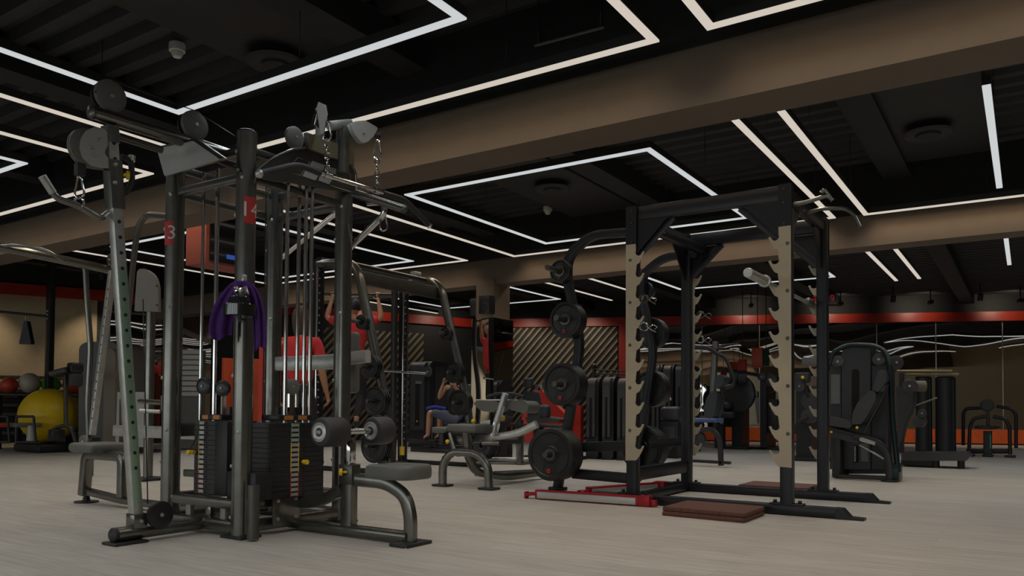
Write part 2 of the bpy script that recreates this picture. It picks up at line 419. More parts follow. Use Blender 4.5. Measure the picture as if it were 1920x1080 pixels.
# slatted screen: diagonal bronze slats on black, between column and red frame
def slat_panel(p_x0, p_x1, zlo, zhi, p0, dr, label, off=.09, right=True, pitch=.135, wd=.052, ang=50):
    nn = Vector((dr.y, -dr.x)); s_a, s_b = along(p_x0, p0, dr), along(p_x1, p0, dr)
    base = p0 + dr * (s_a + s_b) / 2
    t = Thing('slatted_wall_panel', label, 'wall panel', (base.x, base.y, zlo))
    mb = wallbox(MB(), p0 + dr * s_a, p0 + dr * s_b, nn, zlo, zhi, .005, off - .04); t.part('backing', mb, 'wallblack')
    mb = MB(); W = s_b - s_a; H = zhi - zlo; sl = math.tan(math.radians(ang)); wv = wd / math.cos(math.radians(ang)); st = pitch / math.cos(math.radians(ang))
    c = -sl * W
    while c < H:
        # band  v in [c+sl*u, c+sl*u+wv], clip to 0..H
        poly = [(0, c), (W, c + sl * W), (W, c + sl * W + wv), (0, c + wv)]
        for lim, sgn in ((0, 1), (H, -1)):
            out = []
            for i in range(len(poly)):
                a, b = poly[i - 1], poly[i]; ia = (a[1] - lim) * sgn >= 0; ib = (b[1] - lim) * sgn >= 0
                if ia != ib:
                    tt = (lim - a[1]) / (b[1] - a[1]); out.append((a[0] + tt * (b[0] - a[0]), lim))
                if ib: out.append(b)
            poly = out
            if not poly: break
        if len(poly) > 2:
            if not right: poly = [(W - u, v) for u, v in poly]
            P = [p0 + dr * (s_a + u) + nn * (off - .04) for u, v in poly]
            mb.prism([(q.x, q.y, zlo + v) for q, (u, v) in zip(P, poly)], (nn.x * .04, nn.y * .04, 0))
        c += st
    t.part('slats', mb, 'slat', kind='stuff')
    return t
slat_panel(958, 1158, .02, ZS0 - .02, WC, dirR, 'tall black wall panel with diagonal bronze slats inside the red frame')
slat_panel(575, 790, .02, ZS0 - .25, WB, dirL, 'black wall panel with diagonal slats on the left wall behind the smith machine', ang=48)

# ---------------------------------------------------------------- LED strip lights
LZ = 2.97; SC = (LZ - .76) / 2.24
def led_mat(name, col, es):
    return mat(name, (.1, .1, .1), .5, emit=col, es=es)
M['ledw'] = led_mat('cool_white_led', (.94, .98, 1.0), .6)
M['ledo'] = led_mat('warm_white_led', (1.0, .9, .77), .6)
M['channel'] = mat('aluminium_channel', (.03, .03, .03), .5, .3)
def led(pts, warm, label, group, side=1):
    pts = [Vector((a * SC, b * SC)) for a, b in pts]
    c = sum(pts, Vector((0, 0))) / len(pts)
    t = Thing('led_strip_light', label, 'ceiling light', (c.x, c.y, LZ), group=group)
    W = .052; closed = (pts[0] - pts[-1]).length < 1e-4
    if closed: pts = pts[:-1]
    n = len(pts); L_ = []; R_ = []
    for i in range(n):
        a = pts[i - 1] if (i or closed) else None; b = pts[(i + 1) % n] if (i < n - 1 or closed) else None
        d1 = (pts[i] - a).normalized() if a is not None else None; d2 = (b - pts[i]).normalized() if b is not None else None
        if d1 is None: d1 = d2
        if d2 is None: d2 = d1
        n1 = Vector((-d1.y, d1.x)); n2 = Vector((-d2.y, d2.x)); m_ = (n1 + n2); m_ = m_ / (m_.dot(n1))
        L_.append(pts[i] + m_ * W / 2); R_.append(pts[i] - m_ * W / 2)
    def band(mb, z0, z1, ex=1.0):
        for i in range(n if closed else n - 1):
            j = (i + 1) % n
            q = [pts[k_] + (S_[k_] - pts[k_]) * ex for k_, S_ in ((i, L_), (j, L_), (j, R_), (i, R_))]
            mb.prism([(p.x, p.y, z0) for p in q], (0, 0, z1 - z0))
        return mb
    t.part('channel', band(MB(), LZ + .012, LZ + .07, 1.1), 'channel')
    t.part('diffuser', band(MB(), LZ, LZ + .012), 'ledo' if warm else 'ledw')
    for i in range(n if closed else n - 1):
        a, b = pts[i], pts[(i + 1) % n]; d = b - a; ln = d.length; nw = max(1, int(ln / 1.8))
        for q in range(nw):
            p = a + d * ((q + .5) / nw); t.part('hanging_wire', MB().cyl((p.x, p.y, LZ + .07), (p.x, p.y, HC + .06), .003, 5), 'cable')
        if ln < .3: continue
        li = bpy.data.lights.new('led_light', 'AREA'); li.shape = 'RECTANGLE'; li.size = ln * .98; li.size_y = .05
        li.energy = ln * LEDW * LIGHT; li.spread = math.radians(LEDSPREAD)
        li.color = (1.0, .84, .66) if warm else (.86, .95, 1.0)
        lo = bpy.data.objects.new('light_source', li); COL.objects.link(lo); lo.parent = t.o
        if warm and abs(d.y) < .05 and abs(d.x) > 1:                        # added lamp without a real lens, brightens the beam behind
            l2 = bpy.data.lights.new('added_beam_light', 'AREA'); l2.shape = 'RECTANGLE'; l2.size = ln * .98; l2.size_y = .03
            l2.energy = ln * WASHW * LIGHT; l2.spread = math.radians(100); l2.color = (1.0, .72, .45)
            o2 = bpy.data.objects.new('added_beam_source', l2); COL.objects.link(o2); o2.parent = t.o
            m2 = (a + b) / 2 - c; o2.location = (m2.x, m2.y + .035 * side, -.012); o2.rotation_euler = (math.radians(38) * side, 0, 0)
        m_ = (a + b) / 2 - c; lo.location = (m_.x, m_.y, -.012); lo.rotation_euler = (0, 0, math.atan2(d.y, d.x))
    return t
LEDW = 1.85; LEDSPREAD = 130; WASHW = .3
def rect(x0, x1, y0, y1): return [(x0, y0), (x0, y1), (x1, y1), (x1, y0), (x0, y0)]
GW, GO = 'cool white led strips on the ceiling', 'warm white led strips on the ceiling'
led(rect(-5.39, -2.705, .75, 3.56), 0, 'large cool white led rectangle nearest the camera, over the cable machine', GW)
led(rect(-5.42, -2.71, 6.25, 9.08), 0, 'cool white led rectangle just beyond the near beam, left of the power rack', GW)
led(rect(-5.36, -2.69, 11.2, 13.84), 0, 'distant cool white led rectangle beyond the far beam, behind the power rack', GW)
led(rect(-10.6, -7.73, .75, 3.55), 0, 'cool white led rectangle whose corner pokes in at the left edge', GW)
led(rect(-10.7, -7.8, 6.1, 9.1), 0, 'cool white led rectangle seen between the machine columns on the left', GW)
led(rect(-10.7, -7.92, 11.1, 13.8), 0, 'far cool white led rectangle left of the mirrored column', GW)
led([(-.22, 6.25), (-.22, 9.18)], 0, 'short straight cool white led strip at the upper right', GW)
led([(-.22, 11.3), (-.22, 14.06)], 0, 'small far straight cool white led strip at the right', GW)
led([(-.22, .75), (-.22, 3.6)], 0, 'straight cool white led strip above the camera', GW)
led([(-1.88, .4), (-1.88, 4.41), (-6.18, 4.41), (-6.18, .4)], 1, 'long warm white led frame in front of the near beam', GO)
led([(2.9, 4.43), (-1.535, 4.43), (-1.535, .4)], 1, 'warm white led corner at the very top of the picture, right of centre', GO)
led([(-7.03, .4), (-7.03, 4.36), (-12.5, 4.36)], 1, 'warm white led corner at the left edge above the pulldown handle', GO)
led([(-1.87, 5.95), (-1.87, 9.6), (-6.27, 9.6), (-6.2, 5.95)], 1, 'warm white led frame in front of the far beam, passing behind the rack', GO)
led([(-1.525, 5.95), (-1.525, 9.64), (3.2, 9.64)], 1, 'warm white led corner at the upper right, running to the right edge', GO)
led([(-7.07, 5.95), (-7.07, 9.49), (-11.45, 9.49), (-11.45, 5.95)], 1, 'warm white led frame over the left part of the gym', GO)
led([(-1.865, 11.3), (-1.865, 14.8)], 1, 'left one of two short parallel warm strips near the right mirror wall', GO)
led([(-1.51, 11.3), (-1.51, 14.76)], 1, 'right one of two short parallel warm strips near the right mirror wall', GO)
led([(-6.23, 11.2), (-6.23, 14.7)], 1, 'far warm white strip just left of the front left rack post', GO)
led([(-7.09, 11.2), (-7.09, 14.5)], 1, 'far warm white strip seen right of the mirrored column', GO)
led([(-11.54, 11.3), (-11.54, 14.4)], 1, 'far warm white strip seen through the arch of the smith machine', GO)

for (y0, l) in ((5.3, "near"), (10.5, 'far'), (.3, 'nearest')):  # strips added out of sight to brighten the beams' far faces for the mirrors
    led([(-11.6, y0), (3.0, y0)], 1, 'added warm white led strip, unseen behind the %s beam' % l, GO, -1)
for (x0, y0, l) in ((1.0, .75, 'near'), (1.0, 6.25, 'second'), (1.0, 11.2, 'third'), (1.0, 16.3, 'farthest')):  # unseen lamps added to light the right side and the mirrors
    led(rect(x0, x0 + 2.7, y0, y0 + 2.81), 0, 'added cool white led rectangle right of the picture, %s row' % l, GW)
    led([(5.3, y0), (5.3, y0 + 3.0)], 1, 'added warm white led strip right of the picture, %s row' % l, GO)
for x0 in (-5.4, -10.6, 1.0): led(rect(x0, x0 + 2.7, -4.5, -1.7), 0, 'added cool white led rectangle behind the camera, %s one' % {-5.4: 'middle', -10.6: 'left', 1.0: 'right'}[x0], GW)  # unseen lamps added for more light from behind
led(rect(-16.2, -13.5, 1.0, 3.8), 0, 'added cool white led rectangle left of the picture, near row', GW)  # unseen lamp added beyond the left edge
# ================================================================ MAIN CABLE MACHINE (four towers round a core)
AX, BY = -4.23, 3.42            # planes of the two near stations
CX0, CX1, CY0, CY1 = -4.58, -3.88, 3.02, 3.82
g = Thing('cable_machine', 'big grey four-column cable machine in the left foreground with station labels 13 and 14', 'gym machine', (AX, BY, 0))
def A(px, py, dx=0): return at(px, py, x=AX + dx)
def B(px, py, dy=0): return at(px, py, y=BY + dy)
for cx, cy in ((CX1, CY0), (CX0, CY0), (CX1, CY1), (CX0, CY1)):
    c = g.part('column', MB().cyl((cx, cy, .015), (cx, cy, 2.40), .058, 28), 'gun')
    g.part('column_cap', MB().lathe((cx, cy, 2.40), (0, 0, 1), [(0, .058), (.008, .056), (.014, .045), (.016, 0)], 28), 'gun_dark', c)
    g.part('foot_plate', MB().rbox((cx, cy, .008), (.19, .15, .016), .006), 'black', c)
    for i, z in enumerate((2.28, 2.12, 1.9, 1.4, .95, .62, .42)):
        a = math.radians(-62 if i % 2 else -120); d = Vector((math.cos(a), math.sin(a), 0))
        p = Vector((cx, cy, z)) + d * .056
        g.part('bolt', MB().lathe(p, d, [(0, .012), (.006, .012), (.011, .007), (.012, 0)], 10), 'steel', c)
# base frame and lower deck that carries the stacks
def bar(name, a, b, w, h, m='gun', r=.01): return g.part(name, MB().beam([a, b], w, h, r=r), m)
for z, h, n_ in ((.06, .07, 'base_beam'), (.19, .06, 'stack_shelf')):
    bar(n_, (CX0, CY0, z), (CX1, CY0, z), .06, h); bar(n_, (CX1, CY0, z), (CX1, CY1, z), .06, h)
    bar(n_, (CX0, CY1, z), (CX1, CY1, z), .06, h); bar(n_, (CX0, CY0, z), (CX0, CY1, z), .06, h)
bar('cross_brace', (CX0, CY0, .62), (CX0, CY1, .62), .05, .09); bar('cross_brace', (CX0, CY1, 1.08), (CX1, CY1, 1.08), .05, .10, 'steel')
bar('cross_brace', (CX0, CY1, .62), (CX1, CY1, .62), .05, .07)
for z in (2.30, 2.14):
    bar('top_rail', (CX0, CY0, z), (CX1, CY0, z), .045, .05, 'gun_dark'); bar('top_rail', (CX1, CY0, z), (CX1, CY1, z), .045, .05, 'gun_dark')
    bar('top_rail', (CX0, CY1, z), (CX1, CY1, z), .045, .05, 'gun_dark'); bar('top_rail', (CX0, CY0, z), (CX0, CY1, z), .045, .05, 'gun_dark')
# plates that tie the columns low on the near corner, and hanging counterweight tube
g.part('gusset', MB().rbox((-3.815, 3.30, .14), (.012, .21, .19), .004), 'gun')
for yy in (3.23, 3.37):
    for zz in (.09, .2): g.part('bolt', MB().lathe((-3.809, yy, zz), (1, 0, 0), [(0, .012), (.008, .011), (.01, 0)], 10), 'steel')
p = at(473, 1022, z=0.0)
g.part('roller_tube', MB().cyl((-3.72, 2.98, .012), (-3.72, 2.98, .32), .034, 20), 'gun_dark')
for xx in (-4.40, -4.2, -4.06): g.part('guide_bracket', MB().rbox((xx, 3.04, .12), (.05, .03, .10), .004), 'paleplate' if xx != -4.2 else 'gun')

# ---- weight stacks
def stack(name, cx, cy, face, n, w, dpt, z0, pitch, lift_from=None):
    """face 'y' shows its numbered side towards -y, 'x' towards +x"""
    pl = None
    for i in range(n):
        z = z0 + i * pitch
        sx, sy = (w, dpt) if face == 'y' else (dpt, w)
        mb = MB().rbox((cx, cy, z + pitch / 2 - .001), (sx, sy, pitch - .0012), .0012, seg=1)
        pl = g.part('weight_plate', mb, 'blackplastic')
        c = 'red' if i < 5 else ('yellow' if i < 11 else 'green')
        if face == 'x':
            x = cx + dpt / 2 + .001; g.part('number_label', MB().box((x, cy - .03, z + pitch / 2), (.002, .055, pitch * .62)), 'silverlabel', pl)
            for q in (-.06, .0): g.part('colour_edge', MB().box((x, cy + q, z + pitch / 2), (.003, .005, pitch * .96)), c, pl)
            g.part('pin_hole', MB().cyl((x - .001, cy + .045, z + pitch / 2), (x + .003, cy + .045, z + pitch / 2), .006, 10), 'cable', pl)
        else:
            y = cy - dpt / 2 - .001; xo = -.05
            g.part('number_label', MB().box((cx + xo, y, z + pitch / 2), (.045, .002, pitch * .62)), 'silverlabel', pl)
            g.part('colour_edge', MB().box((cx + xo - .027, y, z + pitch / 2), (.005, .003, pitch * .96)), c, pl)
            g.part('pin_hole', MB().cyl((cx + xo + .045, y + .001, z + pitch / 2), (cx + xo + .045, y - .003, z + pitch / 2), .006, 10), 'cable', pl)
stack('front', -4.285, 3.17, 'y', 15, .25, .20, .225, .0305)
stack('side', -3.90, 3.37, 'x', 15, .42, .22, .215, .0305)
g.part('stack_cover', MB().rbox((-4.14, 3.175, .452), (.12, .22, .455), .004), 'black')
g.part('stack_cover', MB().rbox((-3.90, 3.09, .30), (.26, .12, .16), .004), 'black')
# carriage heads with copper labels and pulleys
for cx, cy, face in ((-4.265, 3.17, 'y'), (-3.90, 3.37, 'x')):
    z = .225 + 15 * .0305
    hd = g.part('carriage_head', MB().rbox((cx, cy, z + .02), ((.2, .17, .035) if face == 'y' else (.17, .26, .035)), .004), 'blackplastic')
    for q in (-.06, .05):
        if face == 'y': g.part('copper_label', MB().box((cx + q, cy - .086, z + .02), (.06, .002, .026)), 'copper', hd, 'copper coloured label')
        else: g.part('copper_label', MB().box((cx + .086, cy + q, z + .02), (.002, .07, .026)), 'copper', hd, 'copper coloured label')
    for q in (-.07, .07):
        a = (cx + q, cy, z + .035) if face == 'y' else (cx, cy + q, z + .035)
        g.part('rod_bushing', MB().cyl(a, (a[0], a[1], a[2] + .05), .022, 16), 'blackplastic', hd)
    g.part('pull_fork', MB().box2((cx - .012, cy - .012, z + .03), (cx + .012, cy + .012, z + .17)), 'chrome', hd)
for (px, py, k_) in ((361, 848, dict(y=3.05)), (569, 866, dict(x=-3.78))):
    v = at(px, py, **k_); ax_ = (0, -1, 0) if 'y' in k_ else (1, 0, 0)
    g.part('selector_pin', MB().lathe(v - Vector(ax_) * .02, ax_, [(0, .008), (.02, .008), (.022, .015), (.034, .015), (.036, .009), (.044, .009), (.046, .016), (.056, .015), (.058, 0)], 14), 'yellow', label='yellow selector pin')
g.part('pin_lanyard', MB().tube([at(365, 787, y=3.05), at(374, 800, y=3.03), at(366, 825, y=3.03), at(357, 842, y=3.04)], .004, 6, .03), 'cable')
# guide rods
for p_, yy in ((378, 3.12), (404, 3.12)):
    q = at(p_, 600, y=yy); g.part('guide_rod', MB().cyl((q.x, yy, .25), (q.x, yy, 2.28), .0135 if p_ > 400 else .01, 12), 'chrome')
g.part('guide_rod', MB().cyl((-4.12, 3.23, .25), (-4.12, 3.23, 2.28), .009, 12), 'chrome')
for p_, xx in ((536, -3.84), (582, -3.84), (558, -3.97), (571, -3.84)):
    q = at(p_, 620, x=xx); g.part('guide_rod', MB().cyl((xx, q.y, .25), (xx, q.y, 2.26), .0125, 12), 'chrome')
for p_, xx in ((495, -3.95), (499, -4.1)):
    q = at(p_, 620, x=xx); g.part('cable', MB().cyl((xx, q.y, .3), (xx, q.y, 2.2), .004, 6), 'cable')
for xx in (-4.02, -4.06, -4.3): g.part('cable', MB().cyl((xx, 3.14, .7), (xx, 3.14, 2.2), .0035, 6), 'cable')

def pulley(c, ax, r, w=.03, m='blackplastic', parent=None, groove=True):
    c = Vector(c); ax = Vector(ax).normalized()
    prof = [(-w / 2, r * .2), (-w / 2, r * .9), (-w / 2 + .004, r), (-w * .12, r), (0, r * .93), (w * .12, r), (w / 2 - .004, r), (w / 2, r * .9), (w / 2 + .004, r * .5), (w / 2 + .003, r * .18)]
    p = g.part('pulley', MB().lathe(c, ax, prof, 36), m, parent)
    if parent is None: g.part('pulley_bolt', MB().lathe(c + ax * w / 2, ax, [(0, r * .16), (.01, r * .14), (.012, 0)], 10), 'steel', p)
    return p
# floating pulleys over the stacks
q = at(383, 724, y=3.1); pulley(q, (.15, -1, 0), .056); q = at(418, 728, y=3.12); pulley(q, (.3, -1, 0), .05)
q = at(547, 725, x=-3.85); pulley(q, (1, -.2, 0), .05, m='greyplastic'); pulley(q + Vector((-.05, .02, -.004)), (1, -.2, 0), .05)
g.part('pulley_fork', MB().box2((q.x - .012, q.y - .02, .74), (q.x + .004, q.y + .02, q.z - .03)), 'chrome')

# ---- station A: leaning perforated post on the -y side
pb = Vector((AX, 2.585, .085)); pt = Vector((AX, 2.384, 2.29))
dr_ = (pt - pb).normalized()
post = g.part('perforated_post', MB().beam([pb, pt], .058, .058, up=(1, 0, 0), r=.004), 'steel')
for i in range(22):
    z = .42 + i * .0855; f = (z - pb.z) / (pt.z - pb.z); c = pb.lerp(pt, f) + Vector((.029, 0, 0))
    g.part('pin_hole', MB().cyl(c, c + Vector((.002, 0, 0)), .0105, 12), 'cable', post)
M['greenreflect'] = mat('painted_green_reflection', (.3, .46, .34), .3, .7)
g.part('reflection_strip', MB().beam([pb.lerp(pt, .06) + Vector((.0295, 0, 0)), pb.lerp(pt, .66) + Vector((.0295, 0, 0))], .002, .044, up=(0, 1, .09), r=.0005), 'greenreflect', post)  # garden reflection in the chrome, painted on as a green strip
g.part('base_socket', MB().rbox((AX, 2.585, .12), (.085, .085, .085), .008), 'gun')
g.part('socket_bolt', MB().lathe((AX + .043, 2.585, .12), (1, 0, 0), [(0, .012), (.01, .01), (.012, 0)], 10), 'steel')
arm = g.part('base_arm', MB().tube([(AX, 2.46, .055), (AX, 3.02, .06)], .04, 20), 'gun')
g.part('end_cap', MB().lathe((AX, 2.465, .055), (0, -1, 0), [(0, .041), (.02, .041), (.03, .03), (.033, 0)], 20), 'rubber', arm, 'black rubber end cap')
g.part('floor_pad', MB().rbox((AX, 2.52, .008), (.14, .2, .016), .007), 'rubber', arm, 'black rubber floor pad')
a0 = pb.lerp(pt, .925); a1 = pb.lerp(pt, .805)
sl = g.part('sliding_sleeve', MB().beam([a1, a0], .078, .078, up=(1, 0, 0), r=.006), 'gun')
g.part('locking_knob', MB().lathe(a0 + Vector((.03, .05, -.07)), (0.5, 1, 0), [(0, .009), (.012, .009), (.014, .026), (.03, .024), (.034, 0)], 8), 'yellow', sl, 'yellow locking knob')
g.part('grip_handle', MB().tube([a0 + Vector((0, .05, .04)), a0 + Vector((0, .11, .03)), a0 + Vector((0, .12, -.10)), a0 + Vector((0, .07, -.17)), a0 + Vector((0, .02, -.19))], .016, 12, .05), 'grip', sl)
g.part('grip_cap', MB().cyl(a0 + Vector((0, .112, .028)), a0 + Vector((0, .113, .06)), .02, 14), 'chrome', sl)
for z in (-.03, -.13): g.part('bolt', MB().lathe(a0 + Vector((.04, -.005, z)), (1, 0, 0), [(0, .012), (.01, .01), (.012, 0)], 10), 'steel', sl)
g.part('top_bracket', MB().beam([pt - dr_ * .07, pt + dr_ * .02], .07, .07, up=(1, 0, 0), r=.005), 'gun')
# swivel pulley head with pale side plate
sc_ = A(172, 282, .02)
def arcpts(c, r, a0_, a1_, n_, ax='x', dx=0):
    return [Vector((c.x + dx, c.y + r * math.cos(math.radians(a0_ + (a1_ - a0_) * i / n_)), c.z + r * math.sin(math.radians(a0_ + (a1_ - a0_) * i / n_)))) for i in range(n_ + 1)]
hp = [A(a, b) for a, b in ((197, 252), (190, 243), (172, 240), (155, 247), (146, 262), (144, 280), (150, 298), (165, 312), (182, 316), (204, 318), (206, 303), (199, 300), (190, 289), (192, 283), (197, 275))]
hp = fillet(hp + [hp[0]], .01, 2)[:-1]
for dx, n_ in ((-.028, 'side_plate'), (.024, 'side_plate')):
    g.part(n_, MB().prism([v + Vector((dx, 0, 0)) for v in hp], (.006, 0, 0)), 'paleplate', label='pale grey pulley side plate')
for p_ in ((181, 264), (171, 293)): v = A(*p_) + Vector((.03, 0, 0)); g.part('bolt', MB().lathe(v, (1, 0, 0), [(0, .012), (.008, .01), (.01, 0)], 10), 'steel')
v = A(165, 278); pulley(v, (1, 0, 0), .105, .04, 'greyplastic')
v = A(204, 310); g.part('head_hinge', MB().cyl(v + Vector((0, 0, -.02)), v + Vector((0, 0, .03)), .02, 12), 'steel'); v = A(206, 345 - 17); g.part('head_hinge', MB().cyl(v + Vector((0, 0, -.02)), v + Vector((0, 0, .02)), .018, 12), 'steel')
# cable stop, snap hook and short handle bar
v = A(150, 318); g.part('cable_stop', MB().rbox(v, (.045, .05, .07), .01), 'grip')
# ---- top boom over station A, with two pulleys
t0, t1 = A(175, 211), A(425, 281)
boom = g.part('top_boom', MB().tube([(AX, t0.y, t0.z), (AX, 3.3, 2.37)], .038, 20), 'gun')
g.part('boom_cap', MB().lathe((AX, t0.y, t0.z), (0, -1, 0), [(0, .04), (.015, .04), (.024, .028), (.026, 0)], 20), 'gun_dark', boom)
g.part('boom_rib', MB().tube([(AX - .01, 2.42, 2.275), (AX - .01, 2.70, 2.272)], .022, 12), 'gun_dark', boom)
for px_, py_ in ((207, 180), (365, 235)):
    v = A(px_, py_, -.01); pulley(v, (1, 0, 0), .088, .03, 'greyplastic'); pulley(v + Vector((-.045, 0, -.004)), (1, 0, 0), .085, .02)
g.part('cable', MB().tube([(AX, A(207, 180).y - .09, 2.47), A(207, 180) + Vector((0, 0, .09)), A(365, 235) + Vector((0, 0, .09)), (AX, 3.2, 2.5)], .003, 6), 'cable')
v = A(300, 965, .07); pulley(v, (1, 0, 0), .078, .03)
g.part('cable', MB().tube([A(262, 560) + Vector((.0, .02, 0)), A(277, 945)], .0035, 6), 'cable')
g.part('cable', MB().tube([A(300, 985), (AX, 3.1, .1)], .0035, 6), 'cable')
# header plate
hq = [at(a, b, y=2.82) for a, b in ((294, 279), (362, 264), (411, 298), (308, 330))]
hd = g.part('header_plate', MB().prism(fillet(hq + [hq[0]], .012, 2)[:-1], (0, .012, .0)), 'paleplate', label='blank pale grey header plate')
hq2 = [v + (v - sum(hq, Vector()) / 4) * .09 + Vector((0, .013, .012)) for v in hq]
g.part('header_back', MB().prism(hq2, (0, .02, 0)), 'gun_dark', hd)
g.part('header_stay', MB().tube([at(400, 300, y=2.99), at(446, 318, y=2.93)], .01, 10), 'gun', hd)
# ---- rounded number labels on columns
def wrap_label(cx, cy, px_c, phi, pya, pyb, txt, halfw, size, col_r=.0588):
    za = at(px_c, pya, d=math.hypot(cx, cy) * .97).z; 
    # heights at the column's front
    pz = [at(px_c, q, y=cy - .04).z for q in (pya, pyb)]; zc = sum(pz) / 2; h = pz[0] - pz[1]
    ang0 = math.atan2(-cy, -cx) + math.radians(phi)
    def fn(x, y, dz): 
        a = ang0 + x / col_r; return Vector((cx + (col_r + dz) * math.cos(a), cy + (col_r + dz) * math.sin(a), zc + y))
    mb = MB(); n_ = 10
    vs = [fn(-halfw + 2 * halfw * i / n_, s_ * h / 2, .0005) for i in range(n_ + 1) for s_ in (-1, 1)]
    mb.add(vs, [(2 * i, 2 * i + 2, 2 * i + 3, 2 * i + 1) for i in range(n_)], True)
    lb = g.part('number_label', mb, 'redlabel', label='red label reading %s' % txt)
    tm = text_mb(txt, size, fn, .0013); g.part('lettering', tm, 'white', lb)
wrap_label(CX1, CY0, 470, 27, 365, 416, '14', .04, .125)
wrap_label(CX0, CY0, 319, -50, 416, 460, '13', .045, .125)
# ---- curved handle on the far left column
g.part('side_handle', MB().tube([at(320, 406, y=CY0), at(275, 402, y=CY0), at(258, 425, y=CY0), at(249, 500, y=CY0 + .1), at(236, 640, y=CY0 + .3), at(222, 705, y=CY0 + .4)], .02, 12, .1), 'gun_dark')
g.part('swivel_collar', MB().cyl(at(310, 742, y=CY0), at(310, 770, y=CY0), .03, 14), 'gun_dark')
g.part('swivel_arm', MB().cyl(at(262, 752, y=CY0 + .05), at(310, 755, y=CY0), .017, 12), 'gun')

# ---- station C (far left seat) in plane y = BY
seatc = [at(a, b, y=BY) for a, b in ((125, 848), (243, 852))]
g.part('seat', MB().rbox(((at(128, 848, y=3.27).x + at(243, 852, y=3.57).x) / 2, BY, .445), (at(243, 852, y=3.57).x - at(128, 848, y=3.27).x, .32, .075), .03, seg=3), 'pad', label='long grey upholstered seat')
fr = [at(a, b, y=BY) for a, b in ((240, 868), (170, 868), (158, 935))]
g.part('seat_frame', MB().beam([(-5.75, BY - .02, .08), (-5.75, BY - .02, .385), (-6.26, BY - .02, .385), (-6.30, BY - .02, .06)], .07, .075, .07, up=(0, 1, 0)), 'gun')
g.part('seat_foot_beam', MB().beam([(-6.30, BY, .09), (-5.75, BY, .05), (CX0, BY, .05)], .07, .05, .1), 'gun')
g.part('leveling_foot', MB().lathe((-6.30, BY, .0), (0, 0, 1), [(0, .09), (.012, .09), (.016, .03), (.06, .02)], 20), 'rubber')
g.part('station_beam', MB().beam([(CX0, BY, .58), (-5.9, BY, .58)], .05, .085), 'steel'); g.part('station_beam', MB().beam([(CX0, BY, .30), (-5.0, BY, .30)], .05, .05), 'gun_dark')

# ---- station B: leg rollers, seat and foot towards +x
g.part('base_arm', MB().beam([(-3.9, BY, .04), (-2.93, BY, .04)], .075, .06, r=.02), 'gun')
post2 = g.part('seat_post', MB().beam([(-3.40, BY, .05), (-3.40, BY, .41)], .085, .06, up=(0, 1, 0)), 'gun')
g.part('post_collar', MB().rbox((-3.40, BY, .37), (.11, .075, .12), .006), 'gun_dark', post2)
g.part('locking_knob', MB().lathe(at(652, 885, y=BY - .03), (-.7, -.7, 0), [(0, .008), (.03, .008), (.032, .022), (.05, .021), (.053, 0)], 12), 'yellow', post2, 'yellow locking knob')
g.part('bracket_scale', MB().rbox((-3.40, BY, .50), (.052, .052, .17), .004), 'chrome')
g.part('roller_axle', MB().cyl((-3.40, at(610, 812, x=-3.40).y, .625), (-3.40, at(712, 812, x=-3.40).y, .625), .017, 14), 'chrome')
RY = [at(q, 812, x=-3.40).y for q in (599, 642, 695, 727)]
for y0, y1 in ((RY[0], RY[1]), (RY[2], RY[3])):
    rl = g.part('foam_roller', MB().lathe((-3.40, y0, .625), (0, 1, 0), [(0, .055), (.006, .078), (.02, .087), (y1 - y0 - .02, .087), (y1 - y0 - .006, .078), (y1 - y0, .055)], 36), 'foam')
    c_ = g.part('roller_cap', MB().lathe((-3.40, y0 + .004, .625), (0, -1, 0), [(0, .056), (.01, .056), (.013, .045), (.008, .04), (.008, 0)], 30), 'silverlabel', rl, 'silver end cap with a round emblem')
    g.part('emblem', MB().lathe((-3.40, y0 - .005, .625), (0, -1, 0), [(0, .026), (.002, .026), (.002, .0)], 24), 'darkpanel', c_)
    for q in (-.012, 0, .012): g.part('emblem_mark', MB().box((-3.40 + q, y0 - .0085, .625), (.006, .002, .018)), 'silverlabel', c_)
g.part('lever_arm', MB().beam([(-3.95, BY, .17), (-3.66, BY, .18), (-3.45, BY, .28)], .055, .07, .2, r=.02), 'gun_dark')
g.part('lever_stay', MB().tube([(-3.72, BY, .17), (-3.45, BY, .23)], .012, 8), 'gun')
seat = MB(); XL = at(682, 880, y=3.27).x; XR = at(820, 885, y=3.56).x
o = [Vector((x, y, 0)) for x, y in ((XL, 3.28), (XR - .1, 3.26), (XR, 3.32), (XR, 3.53), (XR - .1, 3.58), (XL, 3.56))]
o = fillet(o + [o[0]], .05, 4)[:-1]; cen = sum(o, Vector()) / len(o)
rings = [[(cen + (q - cen) * s_) + Vector((0, 0, z)) for q in o] for s_, z in ((.86, .365), (.97, .371), (1, .388), (1, .42), (.97, .438), (.9, .446))]
n_ = len(o); seat.add([v for r_ in rings for v in r_], [(i * n_ + k_, i * n_ + (k_ + 1) % n_, (i + 1) * n_ + (k_ + 1) % n_, (i + 1) * n_ + k_) for i in range(5) for k_ in range(n_)], True)
seat.add(rings[0], [list(range(n_))[::-1]]); seat.add(rings[-1], [list(range(n_))])
g.part('seat', seat, 'pad', label='grey upholstered seat pad')
g.part('seat_support', MB().beam([(-3.40, BY, .34), (-3.1, BY, .335), (-2.96, BY, .27), (-2.92, BY, .16), (-2.92, BY, .02)], .075, .05, .16, up=(0, 1, 0), r=.015), 'gun')
g.part('foot_plate', MB().rbox((-2.90, BY - .02, .01), (.13, .22, .018), .004), 'black')
g.part('cable_tie', MB().tube([at(748, 1037, y=3.28), at(756, 1032, y=3.28), at(762, 1028, y=3.28), at(760, 1035, y=3.29)], .004, 6, .01), 'white', label='white plastic tie')

